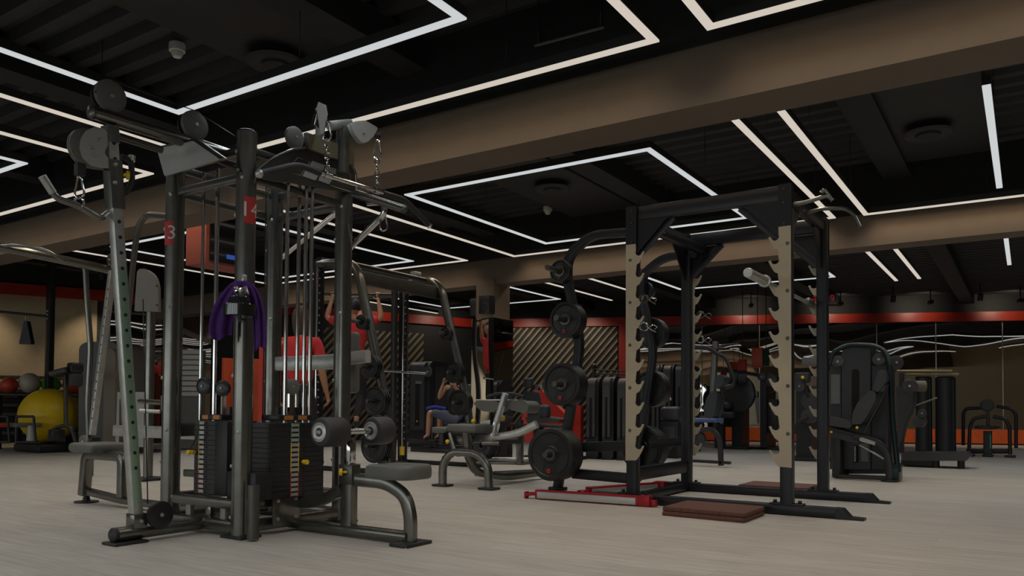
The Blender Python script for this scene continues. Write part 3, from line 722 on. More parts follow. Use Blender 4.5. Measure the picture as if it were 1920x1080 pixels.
# ---- upper part of station B
XB = -3.79
def X_(px, py, dx=0): return at(px, py, x=XB + dx)
hb = [X_(*q) for q in ((481, 330), (497, 302), (540, 283), (575, 277), (618, 293), (655, 305), (664, 318), (668, 345), (663, 361), (600, 352), (548, 342), (515, 340))]
sh = g.part('shield_panel', MB().prism(fillet(hb + [hb[0]], .02, 2)[:-1], (-.02, 0, 0)), 'darkpanel', label='dark shield shaped panel')
rim = fillet([X_(*q, .004) for q in ((476, 345), (482, 318), (512, 296), (548, 280), (580, 277), (655, 305), (667, 322), (670, 372))], .03, 3)
g.part('shield_rim', MB().tube(rim, .008, 8), 'gun', sh)
def tile(pts, filled):
    q = [at(420 + a / 3.6, 160 + b / 3.6, x=XB + .004) for a, b in pts]
    if filled: g.part('key_tile', MB().prism(q, (.003, 0, 0)), 'paleplate', sh)
    else: g.part('key_outline', MB().tube(q, .0022, 6, closed=True), 'steel', sh)
tile(((410, 580), (500, 487), (580, 515), (518, 608)), 0); tile(((575, 540), (595, 510), (680, 540), (665, 575)), 1); tile(((528, 612), (548, 575), (638, 605), (615, 642)), 1)
tile(((672, 570), (690, 545), (768, 570), (752, 602)), 1); tile(((635, 642), (650, 602), (735, 630), (708, 668)), 1); tile(((718, 675), (780, 577), (850, 600), (860, 720)), 0)
ol = [X_(*q, .09) for q in ((578, 249), (664, 281), (664, 311), (582, 279))]
g.part('header_plate', MB().prism(ol, (-.012, 0, 0)), 'olive', label='blank olive header plate')
g.part('header_frame', MB().prism([v + Vector((-.014, 0, .006)) for v in ol], (-.03, 0, 0)), 'gun_dark')
# twin pulley heads
v = at(600, 250, x=-3.62); cyl_top = v + Vector((0, 0, .13))
g.part('head_post', MB().cyl(v + Vector((0, 0, -.02)), cyl_top, .028, 16), 'steel')
for dxx in (-.035, .03):
    q0 = at(603, 222, x=-3.60 + dxx)
    g.part('pulley_cheek', MB().prism([q0 + Vector((0, a, b)) for a, b in ((-.045, .05), (-.03, .09), (.03, .09), (.045, .04), (.01, -.09), (-.01, -.1))], (.006, 0, 0)), 'paleplate', label='pale pulley cheek')
pulley(at(601, 222, x=-3.6), (1, .25, 0), .06, .03, 'blackplastic')
pulley(at(552, 258, x=-3.9), (1, 0, 0), .07, .03, 'greyplastic')
g.part('chrome_hinge', MB().tube([at(592, 215, x=-3.58), at(588, 235, x=-3.58)], .014, 10), 'chrome')
q0 = at(643, 240, x=-3.7); g.part('head_post', MB().cyl((q0.x, q0.y, 2.28), (q0.x, q0.y, q0.z), .042, 22), 'gun')
q1 = at(617, 236, x=-3.7); q2 = at(656, 232, x=-3.7); g.part('head_axle', MB().cyl(q1, q2, .03, 16), 'steel')
pc = [at(a, b, x=-3.58) for a, b in ((655, 233), (664, 228), (684, 226), (708, 240), (700, 255), (688, 267), (676, 267), (664, 252))]
pc = fillet(pc + [pc[0]], .015, 2)[:-1]
g.part('side_plate', MB().prism(pc, (.006, 0, 0)), 'paleplate', label='pale grey pulley side plate'); g.part('side_plate', MB().prism([v_ + Vector((-.035, .01, 0)) for v_ in pc], (.006, 0, 0)), 'paleplate')
v = at(682, 249, x=-3.573); g.part('bolt', MB().lathe(v, (1, 0, 0), [(0, .012), (.008, .01), (.01, 0)], 10), 'steel')
v = at(708, 254, x=-3.58); g.part('cable_stop', MB().ball(v, .024, 14), 'grip')
# the grey foam arm end and the long bent arms behind
g.part('press_arm', MB().tube([at(664, 362, y=3.7), at(757, 392, y=3.7)], .026, 14), 'gun'); g.part('arm_cap', MB().ball(at(757, 392, y=3.7), .026, 12), 'gun_dark')
g.part('bent_arm', MB().tube([at(690, 381, y=3.9), at(720, 379, y=3.9), at(721, 402, y=3.9), at(655, 466, y=3.9), at(640, 500, y=3.9)], .021, 12, .04), 'chrome')
g.part('bent_arm', MB().tube([at(640, 396, y=4.3), at(626, 403, y=4.3), at(576, 444, y=4.3), at(526, 485, y=4.3)], .02, 12, .04), 'chrome')
g.part('back_pad', MB().rbox(at(661, 680, y=4.3), (.12, .07, .46), .03, seg=3), 'pad', label='grey back pad'); g.part('pad_arm', MB().beam([at(622, 676, y=4.2), at(690, 668, y=4.2)], .06, .09), 'paleplate')

# ---------------------------------------------------------------- attachments hung on the machine (things of their own)
def link(c, t, n_, L=.05, wd=.03, r=.0045):
    """one oval chain link centred at c, long axis t, lying across n_"""
    c, t = Vector(c), Vector(t).normalized(); s_ = t.cross(Vector(n_)).normalized(); pts = []
    for i in range(16):
        a = 2 * PI * i / 16; pts.append(c + t * (math.cos(a) * L / 2) + s_ * (math.sin(a) * wd / 2))
    return MB().tube(pts, r, 6, closed=True)
def hook_thing(top, bot, label, r=.006):
    top, bot = Vector(top), Vector(bot); t = (top - bot).normalized(); s_ = Vector((CAMR.col[0])).normalized(); L = (top - bot).length
    pts = [top - s_ * .012, top + t * 0 + s_ * .012] 
    ring = [bot.lerp(top, f) + s_ * wd for f, wd in ((0, 0), (.08, .02), (.25, .026), (.6, .016), (.92, .01), (1, 0), (.92, -.01), (.6, -.016), (.25, -.026), (.08, -.02))]
    return single('snap_hook', MB().tube(fillet(ring + [ring[0]], .02, 3)[:-1], r, 8, closed=True), 'chrome', label, 'snap hook', 'chrome snap hooks')
def chain(top, bot, label, gname):
    top, bot = Vector(top), Vector(bot); L = (top - bot).length; n_ = max(2, round(L / .036)); t = (bot - top).normalized()
    c = Thing('hanging_chain', label, 'chain', tuple(bot), group=gname)
    s_ = Vector(CAMR.col[0])
    for i in range(n_):
        c.part('chain_link', link(top.lerp(bot, (i + .5) / n_), t, s_ if i % 2 else t.cross(s_), .05, .028, .004), 'chrome')
    return c
xq = AX
hook_thing(at(149, 330, x=xq), at(149, 372, x=xq), 'chrome snap hook below the big pale pulley head, holding the short pull bar')
b_ = [at(a, b, x=xq) for a, b in ((80, 332), (106, 372), (148, 386), (190, 412), (204, 400))]
t = Thing('pull_bar', 'short bent grey pull bar hanging at the far left of the cable machine', 'pull bar', tuple(b_[2] - Vector((0, 0, .05))))
t.part('bar', MB().tube(b_, .017, 14, .03), 'gun'); t.part('grip_end', MB().tube([b_[0] + (b_[0] - b_[1]) * .05, b_[0].lerp(b_[1], .75)], .0205, 14), 'steel'); t.part('grip_end', MB().tube([b_[4], b_[3].lerp(b_[4], .3)], .0205, 14), 'steel'); t.part('eyelet', link(b_[2] + Vector((0, 0, .02)), (0, 0, 1), Vector(CAMR.col[2]), .06, .05, .007), 'chrome')
XP = -3.56
hook_thing(at(613, 226, x=XP), at(613, 264, x=XP), 'chrome snap hook in front of the olive header plate')
chain(at(613, 262, x=XP), at(614, 322, x=XP), 'left of the two chrome chains holding the long lat bar', 'chains holding the lat bar')
hook_thing(at(708, 262, x=XP), at(708, 300, x=XP), 'chrome snap hook hanging from the right pulley head above the lat bar')
chain(at(707, 298, x=XP), at(707, 354, x=XP), 'right of the two chrome chains holding the long lat bar', 'chains holding the lat bar')
lb = [at(a, b, x=XP) for a, b in ((486, 326), (560, 308), (600, 325), (718, 362), (758, 374), (803, 421))]
t = Thing('lat_bar', 'long chrome lat bar with black rubber grips hanging from two chains', 'lat pulldown bar', tuple(lb[2] - Vector((0, 0, .1))))
t.part('bar', MB().tube(lb[2:4], .0135, 14), 'chrome')
t.part('grip', MB().tube([lb[0], lb[0].lerp(lb[1], .4), lb[1], lb[2]], .019, 14, .08), 'grip', label='black rubber grip'); t.part('grip', MB().tube([lb[3], lb[4], lb[5]], .019, 14, .05), 'grip', label='black rubber grip')
t.part('end_cap', MB().ball(lb[0], .024, 14), 'silverlabel', label='pale round end cap'); t.part('end_cap', MB().cyl(lb[5], lb[5] + (lb[5] - lb[4]).normalized() * .02, .021, 14), 'chrome')
for q in ((614, 328), (706, 358)): v = at(*q, x=XP); t.part('collar', MB().cyl(v - (lb[3] - lb[2]).normalized() * .025, v + (lb[3] - lb[2]).normalized() * .025, .021, 14), 'chrome')
hook_thing(at(719, 398, y=3.9), at(719, 433, y=3.9), 'chrome snap hook hanging from the bent chrome arm')

# purple towel over a hook on the near column, shaker in front of it
cx, cy = CX1, CY0
fwd = Vector((-cx, -cy, 0)).normalized(); rgt = Vector(CAMR.col[0]); rgt.z = 0; rgt.normalize()
def CP(px, py, off): 
    p = at(px, py, d=4.62 - off); return p
g.part('towel_hook', MB().rbox(CP(457, 523, .075), (.03, .03, .05), .006), 'silverlabel')
def cloth(cols, name=None):
    """cols: list of columns, each a list of (px, py, offset towards the camera)"""
    mb = MB(); n_ = len(cols[0]); vs = []
    for c in cols:
        for (a, b, o_) in c: vs.append(CP(a, b, o_))
    fs = [(i * n_ + k_, (i + 1) * n_ + k_, (i + 1) * n_ + k_ + 1, i * n_ + k_ + 1) for i in range(len(cols) - 1) for k_ in range(n_ - 1)]
    mb.add(vs, fs, True); return mb
def towel_obj():
    def half(x0s, x1s, ys, ph):
        cols = []
        for i in range(17):
            f = i / 16; c = []
            for j, (x0, x1, y) in enumerate(zip(x0s, x1s, ys)):
                fold = .022 * math.sin(f * PI * 4 + ph + j * .2) * min(1, j / 2) ; c.append((x0 + (x1 - x0) * f, y + (6 * math.sin(f * 5 + ph) if j == len(ys) - 1 else 0), .085 + fold + .02 * math.sin(PI * f)))
            cols.append(c)
        return cloth(cols)
    mb = half([438, 424, 408, 396, 391, 392, 398], [455, 452, 447, 440, 436, 434, 436], [528, 540, 560, 585, 610, 628, 633], .3)
    m2 = half([457, 464, 470, 474, 476, 476, 478], [466, 482, 492, 497, 499, 500, 497], [528, 540, 562, 590, 620, 645, 656], 2.1)
    m3 = half([440, 434, 430, 428, 424, 424, 424], [468, 472, 474, 476, 478, 478, 478], [526, 534, 546, 560, 570, 580, 588], 4.2)
    for m_ in (m2, m3): mb.add(m_.v, m_.f, True)
    o_ = single('towel', mb, 'purple', 'purple towel draped over the near column of the cable machine', 'towel')
    s_ = o_.modifiers.new('thickness', 'SOLIDIFY'); s_.thickness = .012; s_.offset = 0
    u_ = o_.modifiers.new('soft', 'SUBSURF'); u_.levels = 1; u_.render_levels = 1
    return o_
towel_obj()
v = CP(449, 583, .2)
t = Thing('shaker_bottle', 'black shaker in a wide black ring with glittering lid, before the purple towel', 'bottle', (v.x, v.y, v.z - .05))
z_ = v.z
M['blackgloss'] = mat('glossy_black_plastic', (.01, .012, .012), .12, coat=.5)
t.part('body', MB().lathe((v.x, v.y, z_ - .02), (0, 0, 1), [(0, .03), (.004, .058), (.05, .06), (.095, .058), (.1, .05)], 32), 'blackgloss')
t.part('ring', MB().lathe((v.x, v.y, z_ - .032), (0, 0, 1), [(0, .08), (.004, .088), (.064, .09), (.068, .084), (.066, .07)], 40), 'blackgloss')
t.part('spout', MB().lathe((v.x, v.y, z_ - .062), (0, 0, 1), [(0, .006), (.01, .01), (.03, .012), (.032, .03)], 14), 'blackgloss')
crystal = MB()
for i in range(46):
    a = random.random() * 2 * PI; r_ = .034 * math.sqrt(random.random()); crystal.box((v.x + r_ * math.cos(a), v.y + r_ * math.sin(a), z_ + .085 + random.random() * .05), (.014, .014, .014), Matrix.Rotation(random.random() * 3, 3, 'X') @ Matrix.Rotation(random.random() * 3, 3, 'Y'))
t.part('glittering_lid', crystal, 'chrome', kind='stuff')
t.part('strap', MB().tube([(v.x, v.y + .06, z_ + .1), CP(457, 528, .08)], .006, 8), 'silverlabel')
# ================================================================ POWER RACK
RX0, RX1, RY0, RY1, RH = -2.73, -1.494, 5.995, 7.215, 2.447
pw = .088
rk = Thing('power_rack', 'tall black power rack with sand coloured hook plates in the right half', 'power rack', ((RX0 + RX1) / 2, (RY0 + RY1) / 2, 0))
posts = {}
for n_, (x, y) in {'fl': (RX0, RY0), 'fr': (RX1, RY0), 'bl': (RX0, RY1), 'br': (RX1, RY1)}.items():
    po = rk.part('post', MB().beam([(x, y, .075), (x, y, RH)], pw, pw, up=(0, 1, 0), r=.006), 'rackblack'); posts[n_] = po
    rk.part('post_flange', MB().rbox((x, y, .08), (.24, .1, .012), .003), 'rackblack', po)
    for q in (-.09, .09): rk.part('bolt', MB().cyl((x + q, y, .085), (x + q, y, .108), .014, 6), 'black', po)
def rb(name, a, b, w=.07, h=.1, m='rackblack', par=None, **k): return rk.part(name, MB().beam([a, b], w, h, r=.006, **k), m, par)
# top frame
zt = RH - .06
for y in (RY0, RY1): rb('top_beam', (RX0 - .03, y, zt), (RX1 + .03, y, zt), .06, .115)
for x in (RX0, RX1): rb('top_beam', (x, RY0, zt - .01), (x, RY1, zt - .01), .06, .1)
b_ = rb('cross_member', (RX0 + .1, RY0 + .02, zt - .10), (RX0 + .16, RY1, zt - .10), .075, .075)
v = at(1252, 423, y=RY0 + .25); rk.part('red_label', MB().box((RX0 + .16, RY0 + .25, zt - .10), (.002, .06, .05)), 'redlabel', b_)
# bolted corner plates and triangular gussets
for x, sx in ((RX0, 1), (RX1, -1)):
    for y, sy in ((RY0, -1), (RY1, 1)):
        f = pw / 2 + .006
        rk.part('corner_plate', MB().box((x, y + sy * f, RH - .17), (.096, .008, .34)), 'rackblack')
        for z in (RH - .04, RH - .14, RH - .30): rk.part('bolt', MB().lathe((x + sx * .005, y + sy * (f + .004), z), (0, sy, 0), [(0, .012), (.008, .01), (.01, 0)], 10), 'black')
        yy = y + sy * .032
        rk.part('gusset', MB().prism([(x + sx * .04, yy, RH - .12), (x + sx * .36, yy, RH - .12), (x + sx * .30, yy, RH - .135), (x + sx * .04, yy, RH - .40)], (0, -sy * .008, 0)), 'rackblack')
        rk.part('gusset_edge', MB().beam([(x + sx * .34, yy - sy * .03, RH - .12), (x + sx * .045, yy - sy * .03, RH - .40)], .07, .012, up=(0, 1, 0), r=.002), 'rackblack')
        xx = x - sx * .032 if False else x
        rk.part('gusset', MB().prism([(x + sx * 0, y - sy * .04, RH - .12), (x, y - sy * .36, RH - .12), (x, y - sy * .04, RH - .42)], (.008, 0, 0)), 'rackblack')
        rk.part('gusset_edge', MB().beam([(x, y - sy * .34, RH - .12), (x, y - sy * .045, RH - .42)], .07, .012, up=(1, 0, 0), r=.002), 'rackblack')
# hook plates: outline with ten teeth
def hook_plate(x, y, yoff, sgn, z0, z1, nt=10):
    """sgn is the side the hooks reach to"""
    pitch = (z1 - z0) / (nt + .1); pts = []
    back = x - sgn * .044; front = x + sgn * .044; tip = x + sgn * .115
    prof = []
    for i in range(nt):
        b = z0 + .035 + i * pitch
        # cup then tip rising outward
        prof += [(front + sgn * .006, b - .03 if i == 0 else b - .012), (front + sgn * .03, b), (front + sgn * .052, b + .035), (tip, b + .075), (tip + sgn * .004, b + .088), (tip - sgn * .012, b + .09), (tip - sgn * .022, b + .068), (front + sgn * .03, b + .058), (front + sgn * .008, b + .064), (front - sgn * .004, b + .082), (front, b + .105)]
    pts = [(back, z0)] + prof + [(front, z1), (back, z1)]
    P = [Vector((a, y + yoff, c)) for a, c in pts]
    pl = rk.part('hook_plate', MB().prism(P, (0, .01 if yoff > 0 else -.01, 0)), 'tan', label='sand coloured plate with ten bar hooks')
    sy = 1 if yoff > 0 else -1
    for i in range(5):
        z = z1 - .13 - i * 2 * pitch * .995; xc = x + (.02 if sgn < 0 else -.005)
        rk.part('bolt', MB().lathe((xc, y + yoff + sy * .009, z), (0, sy, 0), [(0, .014), (.004, .014), (.006, .008), (.007, 0)], 12), 'gun_dark', pl)
f = pw / 2 + .001
hook_plate(RX0, RY0, -f - .002, 1, .35, 2.13)
hook_plate(RX1, RY0, -f - .002, -1, .35, 2.13)
hook_plate(RX0 + .012, RY1, f + .002, 1, .33, 2.13)
hook_plate(RX1 - .012, RY1, f + .002, -1, .33, 2.13)
# floor rails with flat toes, cross beams
for y in (RY0, RY1):
    rb('floor_rail', (-3.05 if y == RY1 else RX0 - .35, y, .04), (RX1 + .34, y, .04), .1, .07)
    x = RX1 + .34
    rk.part('toe', MB().prism([(x, y - .05, .0), (x, y - .05, .078), (x + .05, y - .05, .075), (x + .1, y - .05, .02), (x + .19, y - .05, .015), (x + .19, y - .05, 0)], (0, .1, 0)), 'rackblack')
rb('cross_beam', (RX0, RY0, .045), (RX0, RY1, .045), .08, .06)
rb('side_beam', (RX0, RY0, .235), (RX0, RY1, .235), .06, .11)
# plate storage arms on the left, one per side frame
SX = {0: RY0, 1: RY1}
def S(px, py, y): 
    p = at(px, py, y=RY0); return Vector((p.x + (.16 if y == RY1 else 0), y, p.z))
for y in (RY0, RY1):
    sa = rk.part('storage_arm', MB().beam([S(1178, 436, y), S(1108, 441, y), S(1066, 480, y), S(1063, 520, y), S(1088, 640, y), S(1078, 720, y), S(1046, 915, y)], .07, .075, .12, up=(0, 1, 0)), 'rackblack')
    rk.part('toe', MB().rbox(S(1046, 914, y) + Vector((0, 0, -.01)), (.14, .1, .03), .004), 'rackblack', sa)
    rb('storage_brace', (S(1080, 842, y).x, y, .44), (RX0, y, .47), .055, .085)
    rb('storage_brace', (S(1075, 888, y).x, y, .215), (RX0, y, .2), .055, .085)
    for px, py in ((1061, 512), (1077, 603), (1074, 722), (1057, 850)):
        a = S(px, py, y); sy = -1 if y == RY0 else 1
        rk.part('storage_peg', MB().cyl(a, a + Vector((0, sy * .32, 0)), .024, 18), 'gun_dark', sa)
# pull-up handles at the right front
for y, pts in ((RY0, ((1487, 383), (1510, 380), (1552, 366), (1563, 378), (1546, 355), (1540, 362))), (RY0 + .55, ((1498, 404), (1540, 391), (1585, 391), (1600, 400), (1612, 425)))):
    rk.part('chin_up_handle', MB().tube([at(a, b, y=y) for a, b in pts], .016, 12, .05), 'gun')

# ---------------------------------------------------------------- grip plates on the pegs (each a thing)
def plate_mb(r, w, hole=.026, grips=3):
    """disc along +y from 0 to w, raised rim, three finger openings shown as recessed windows"""
    mb = MB(); prof = [(0, .03), (0, r * .30), (w * .25, r * .34), (w * .28, r * .80), (0.0, r * .84), (.002, r * .97), (w * .25, r), (w * .75, r), (w - .002, r * .97), (w, r * .84), (w * .72, r * .8), (w * .75, r * .34), (w, r * .3), (w, .03)]
    mb.lathe((0, 0, 0), (0, 1, 0), prof, 48, ring=True); return mb
def grip_mb(r, w, i):
    mb = MB(); pts = []
    a0 = math.radians(90 + i * 120); ro, ri = r * .76, r * .44; n_ = 8; sp = math.radians(34)
    out = [(ro, a0 - sp + 2 * sp * k_ / n_) for k_ in range(n_ + 1)] + [(ri, a0 + sp * .7 - 1.4 * sp * k_ / n_) for k_ in range(n_ + 1)]
    P = [Vector((q * math.cos(a), w * .2, q * math.sin(a))) for q, a in out]
    P = fillet(P + [P[0]], r * .06, 2)[:-1]
    return mb.prism(P, (0, w * .6, 0))
def weight_plate(r, w, sy, hub='iron'):
    t = Thing('weight_plate', '', 'weight plate', (0, 0, 0), local=True, group='grip plates on the power rack')
    t.part('disc', plate_mb(r, w), 'iron')
    for i in range(3): t.part('finger_grip', grip_mb(r, w, i), 'cable')
    yy = -.0005 if sy < 0 else w + .0005
    t.part('hub', MB().lathe((0, yy, 0), (0, sy, 0), [(0, .05), (.004, .05), (.006, .042), (.006, .028), (0, .028)], 24, ring=True), 'gun_dark')
    a = math.radians(-95); q = Vector((r * .62 * math.cos(a), yy + (w * .22 if False else 0), r * .62 * math.sin(a)))
    e_ = t.part('emblem', MB().lathe((q.x, w * .27 if sy < 0 else w * .73, q.z), (0, sy, 0), [(0, r * .085), (w * .27 + .002, r * .085), (w * .27 + .0025, 0)], 20), 'redlabel', label='round red emblem')
    t.part('emblem_centre', MB().lathe((q.x, yy + sy * .002, q.z), (0, sy, 0), [(0, r * .035), (.001, r * .035), (.0012, 0)], 12), 'iron', e_)
    return t
names = {0: 'small', 1: 'middle sized', 2: 'large', 3: 'very large'}
ords = ['outermost', 'second from outside', 'third from outside', 'fourth from outside', 'fifth from outside']
pegn = ['top peg', 'upper middle peg', 'lower middle peg', 'lowest peg']
for side, y in ((0, RY0), (1, RY1)):
    sy = -1 if side == 0 else 1
    for pi, (px, py, r, w, n_) in enumerate(((1061, 512, .10, .03, 2), (1077, 603, .155, .038, 3), (1074, 722, .182, .038, 4), (1057, 850, .225, .036, 5))):
        c = S(px, py, y); base = weight_plate(r, w, sy)
        for i in range(n_):
            out_ = n_ - 1 - i; off = sy * (.05 + i * (w + .002)); yy = c.y + (off - w if sy < 0 else off)
            o = base.o if i == 0 else copy_tree(base.o)
            o.location = (c.x, yy, c.z)
            for ch in o.children:
                pass
            o['label'] = ('black grip plate on the %s, %s storage arm, %s' % (pegn[pi], 'near' if side == 0 else 'far', ords[out_]))
# ---------------------------------------------------------------- barbell on the hooks
bz = 1.705; bx = RX1 - .044 - .052
t = Thing('barbell', 'empty steel barbell resting on the right hand hooks of the rack', 'barbell', (bx, 6.55, bz - .03), group=None)
Y0 = at(1402, 513, x=bx).y
t.part('bar', MB().cyl((bx, Y0 + .42, bz), (bx, Y0 + 1.75, bz), .0145, 14), 'steel')
for ya, yb in ((Y0, Y0 + .40), (Y0 + 1.78, Y0 + 2.18)):
    t.part('sleeve', MB().lathe((bx, ya, bz), (0, 1, 0), [(0, .018), (0, .030), (.004, .034), (yb - ya - .004, .034), (yb - ya, .028)], 24), 'steel')
t.part('collar', MB().lathe((bx, Y0 + .395, bz), (0, 1, 0), [(0, .034), (.003, .045), (.03, .045), (.045, .03), (.05, .02)], 24), 'steel'); t.part('collar', MB().lathe((bx, Y0 + 1.73, bz), (0, 1, 0), [(0, .02), (.005, .03), (.02, .045), (.05, .045), (.053, .034)], 24), 'gun_dark')
# ---------------------------------------------------------------- spring collars clipped on the hooks
def clip(p, label):
    s_ = Vector(CAMR.col[0]); u_ = Vector((0, 0, 1)); f_ = Vector((0, 1, 0)); mb = MB(); pts = []
    for i in range(64):
        a = i / 64 * 2 * PI * 3; pts.append(p + s_ * .032 * math.cos(a) + u_ * .032 * math.sin(a) + f_ * (i / 64 * .03))
    mb.tube(pts, .0045, 6)
    mb.tube([pts[-1], pts[-1] + s_ * .04 + u_ * .03, pts[-1] + s_ * .075 + u_ * .005, pts[-1] + s_ * .05 - u_ * .01], .0045, 6, .02); mb.tube([pts[0], pts[0] + s_ * .04 - u_ * .03, pts[0] + s_ * .07 - u_ * .045], .0045, 6)
    return single('spring_collar', mb, 'chrome' if 'chrome' in label else 'gun_dark', label, 'barbell collar', 'spring collars hung on the rack')
clip(at(1206, 560, y=RY0 - .07), 'dark spring collar on the third hook of the front left post')
clip(at(1206, 612, y=RY0 - .07), 'chrome spring collar on the front left post hook, below the dark one')
clip(at(1313, 590, y=RY1 + .09), 'dark spring collar on the back left post hook')
clip(at(1312, 636, y=RY1 + .09), 'chrome spring collar on the back left post hook')
# ---------------------------------------------------------------- mats and red spotter bar on the floor
def mat_tile(pts, z, label):
    P = [Vector((p.x, p.y, z)) for p in pts]; c = sum(P, Vector()) / 4
    mb = MB(); o_ = fillet(P + [P[0]], .03, 3)[:-1]; n_ = len(o_); R_ = []
    for s_, dz in ((.985, 0), (1, .006), (1, .026), (.985, .032)): R_.append([c + (q - c) * s_ + Vector((0, 0, dz)) for q in o_])
    mb.add([v for r_ in R_ for v in r_], [(i * n_ + k_, i * n_ + (k_ + 1) % n_, (i + 1) * n_ + (k_ + 1) % n_, (i + 1) * n_ + k_) for i in range(3) for k_ in range(n_)], True)
    mb.add(R_[0], [list(range(n_))[::-1]]); mb.add(R_[-1], [list(range(n_))])
    return single('rubber_mat', mb, 'brick', label, 'floor mat', 'brown rubber mats by the rack')
q = [at(a, b, z=0) for a, b in ((1240, 967), (1392, 981), (1421, 962), (1285, 951))]
q2 = [q[0], q[1], q[1] + (q[2] - q[1]) * 1.0, q[0] + (q[3] - q[0]) * 1.0]
q2 = [Vector((-2.23, 5.40, 0)), Vector((-1.62, 5.36, 0)), Vector((-1.62, 5.86, 0)), Vector((-2.23, 5.90, 0))]
mat_tile(q2, 0, 'lower brown rubber mat of the near pair in front of the rack')
mat_tile([v + Vector((.0, .008, 0)) for v in q2], .034, 'upper brown rubber mat of the near pair in front of the rack')
q3 = [Vector((a, b, 0)) for a, b in ((-2.30, 7.45), (-1.68, 7.45), (-1.68, 7.95), (-2.30, 7.95))]
mat_tile(q3, 0, 'lower brown rubber mat lying behind the rack'); mat_tile([v + Vector((-.01, 0, 0)) for v in q3], .034, 'upper brown rubber mat lying behind the rack')
def spotter(a, b, label):
    a, b = Vector(a), Vector(b); d = (b - a).normalized(); n_ = Vector((-d.y, d.x, 0))
    t = Thing('spotter_bar', label, 'spotter bar', tuple((a + b) / 2), group='red spotter bars')
    t.part('body', MB().beam([a + d * .1 + Vector((0, 0, .045)), b - d * .08 + Vector((0, 0, .045))], .065, .075, r=.004), 'redalu')
    t.part('face_strip', MB().beam([a + d * .12 + Vector((0, 0, .04)) - n_ * .034, b - d * .1 + Vector((0, 0, .04)) - n_ * .034], .004, .055, r=.001), 'silverlabel', label='pale silver strip')
    t.part('end_hook', MB().beam([a + Vector((0, 0, .03)), a + d * .05 + Vector((0, 0, .045)), a + d * .11 + Vector((0, 0, .045))], .05, .03, r=.004), 'redalu'); t.part('end_hook', MB().rbox(a + Vector((0, 0, .03)), (.02, .05, .06), .004), 'redalu')
    t.part('end_bracket', MB().rbox(b + Vector((0, 0, .045)) - d * .03, (.1, .08, .085), .006), 'redalu'); t.part('end_hook', MB().rbox(b + Vector((0, 0, .03)) + d * .04, (.05, .05, .05), .006), 'redalu')
spotter((-3.62, 5.76, 0), (-2.52, 5.83, 0), 'long red spotter bar with a pale strip on the floor before the storage arm')
spotter((-3.30, 6.12, .0), (-2.93, 7.1, 0), 'second red spotter bar lying behind the front left post of the rack')
# ================================================================ OTHER MACHINES
def Q(px, py, y): return at(px, py, y=y)
M['shroud'] = mat('charcoal_machine_shroud', (.018, .0185, .022), .42, .05, noise=.08)
M['void'] = mat('black_opening', (.002, .002, .002), .9)
M['boxred'] = mat('dull_red_orange_box', (.3, .07, .045), .5)
M['shroudlight'] = mat('grey_shroud_edge', (.045, .046, .05), .35, .1)
M['tube'] = mat('charcoal_tube', (.03, .03, .032), .36, .4)
M['padblue'] = mat('blue_black_upholstery', (.025, .03, .04), .42, noise=.12, bump=.15, bscale=160)
M['bluepad'] = mat('blue_seat_pad', (.06, .1, .26), .5)
M['teal'] = mat('teal_black_paint', (.01, .024, .027), .32, .4)
M['tower_grey'] = mat('light_grey_shroud', (.1, .098, .09), .5)
M['tower_tan'] = mat('taupe_shroud_panel', (.16, .135, .1), .5)

def tubes(t, name, pts, r=.022, m='tube', fil=.08): return t.part(name, MB().tube(pts, r, 12, fil), m)
def disc(t, c, ax, r, w=.03, m='shroudlight', name='pulley'):
    c = Vector(c); ax = Vector(ax).normalized()
    p = t.part(name, MB().lathe(c, ax, [(-w / 2, r * .3), (-w / 2, r * .92), (-w * .4, r), (w * .4, r), (w / 2, r * .92), (w / 2, r * .3)], 28), m)
    t.part(name + '_bolt', MB().lathe(c + ax * w / 2, ax, [(0, r * .2), (.008, r * .16), (.01, 0)], 10), 'steel', p); return p
def shroud_mb(x0, x1, y0, y1, z0, z1, r):
    """upright housing, rounded over the top when seen from the front"""
    pts = [Vector((x0, y0, z0)), Vector((x0, y0, z1)), Vector((x1, y0, z1)), Vector((x1, y0, z0))]
    p = fillet(pts, r, 7); return MB().prism(p, (0, y1 - y0, 0), True)
def shroud_side_mb(x0, x1, y0, y1, z0, z1, r):
    """upright housing, rounded over the top when seen from the side"""
    pts = [Vector((x0, y0, z0)), Vector((x0, y0, z1)), Vector((x0, y1, z1)), Vector((x0, y1, z0))]
    p = fillet(pts, r, 7); return MB().prism(p, (x1 - x0, 0, 0), True)

# ---- selector tower, seen end-on, in two rows
def tower(label, px0, px1, pyt, y, dep=.7, group='row of black selector towers', m='shroud', slot=True, rods=True):
    a, b = Q(px0, pyt, y), Q(px1, pyt, y); z1 = a.z; x0, x1 = a.x, b.x
    t = Thing('selector_tower', label, 'gym machine', ((x0 + x1) / 2, y + dep / 2, 0), group=group)
    w = x1 - x0
    t.part('housing', shroud_side_mb(x0, x1, y, y + dep, .02, z1, .16), m)
    t.part('side_cover', shroud_side_mb(x1 + .002, x1 + .014, y + .16, y + dep * .9, .1, z1 - .1, .1), 'shroudlight' if m == 'shroud' else m)
    t.part('shoulder', shroud_side_mb(x0 + w * .18, x1 - w * .18, y - .05, y + .2, .35, z1 - .02, .12), 'shroudlight' if m == 'shroud' else m)
    if slot:
        t.part('slot', MB().rbox(((x0 + x1) / 2, y - .052, z1 * .5), (w * .2, .01, z1 * .5), .004), 'void')
    t.part('base', MB().rbox(((x0 + x1) / 2, y + dep / 2, .02), (w, dep * 1.08, .04), .008), 'blackplastic')
    return t
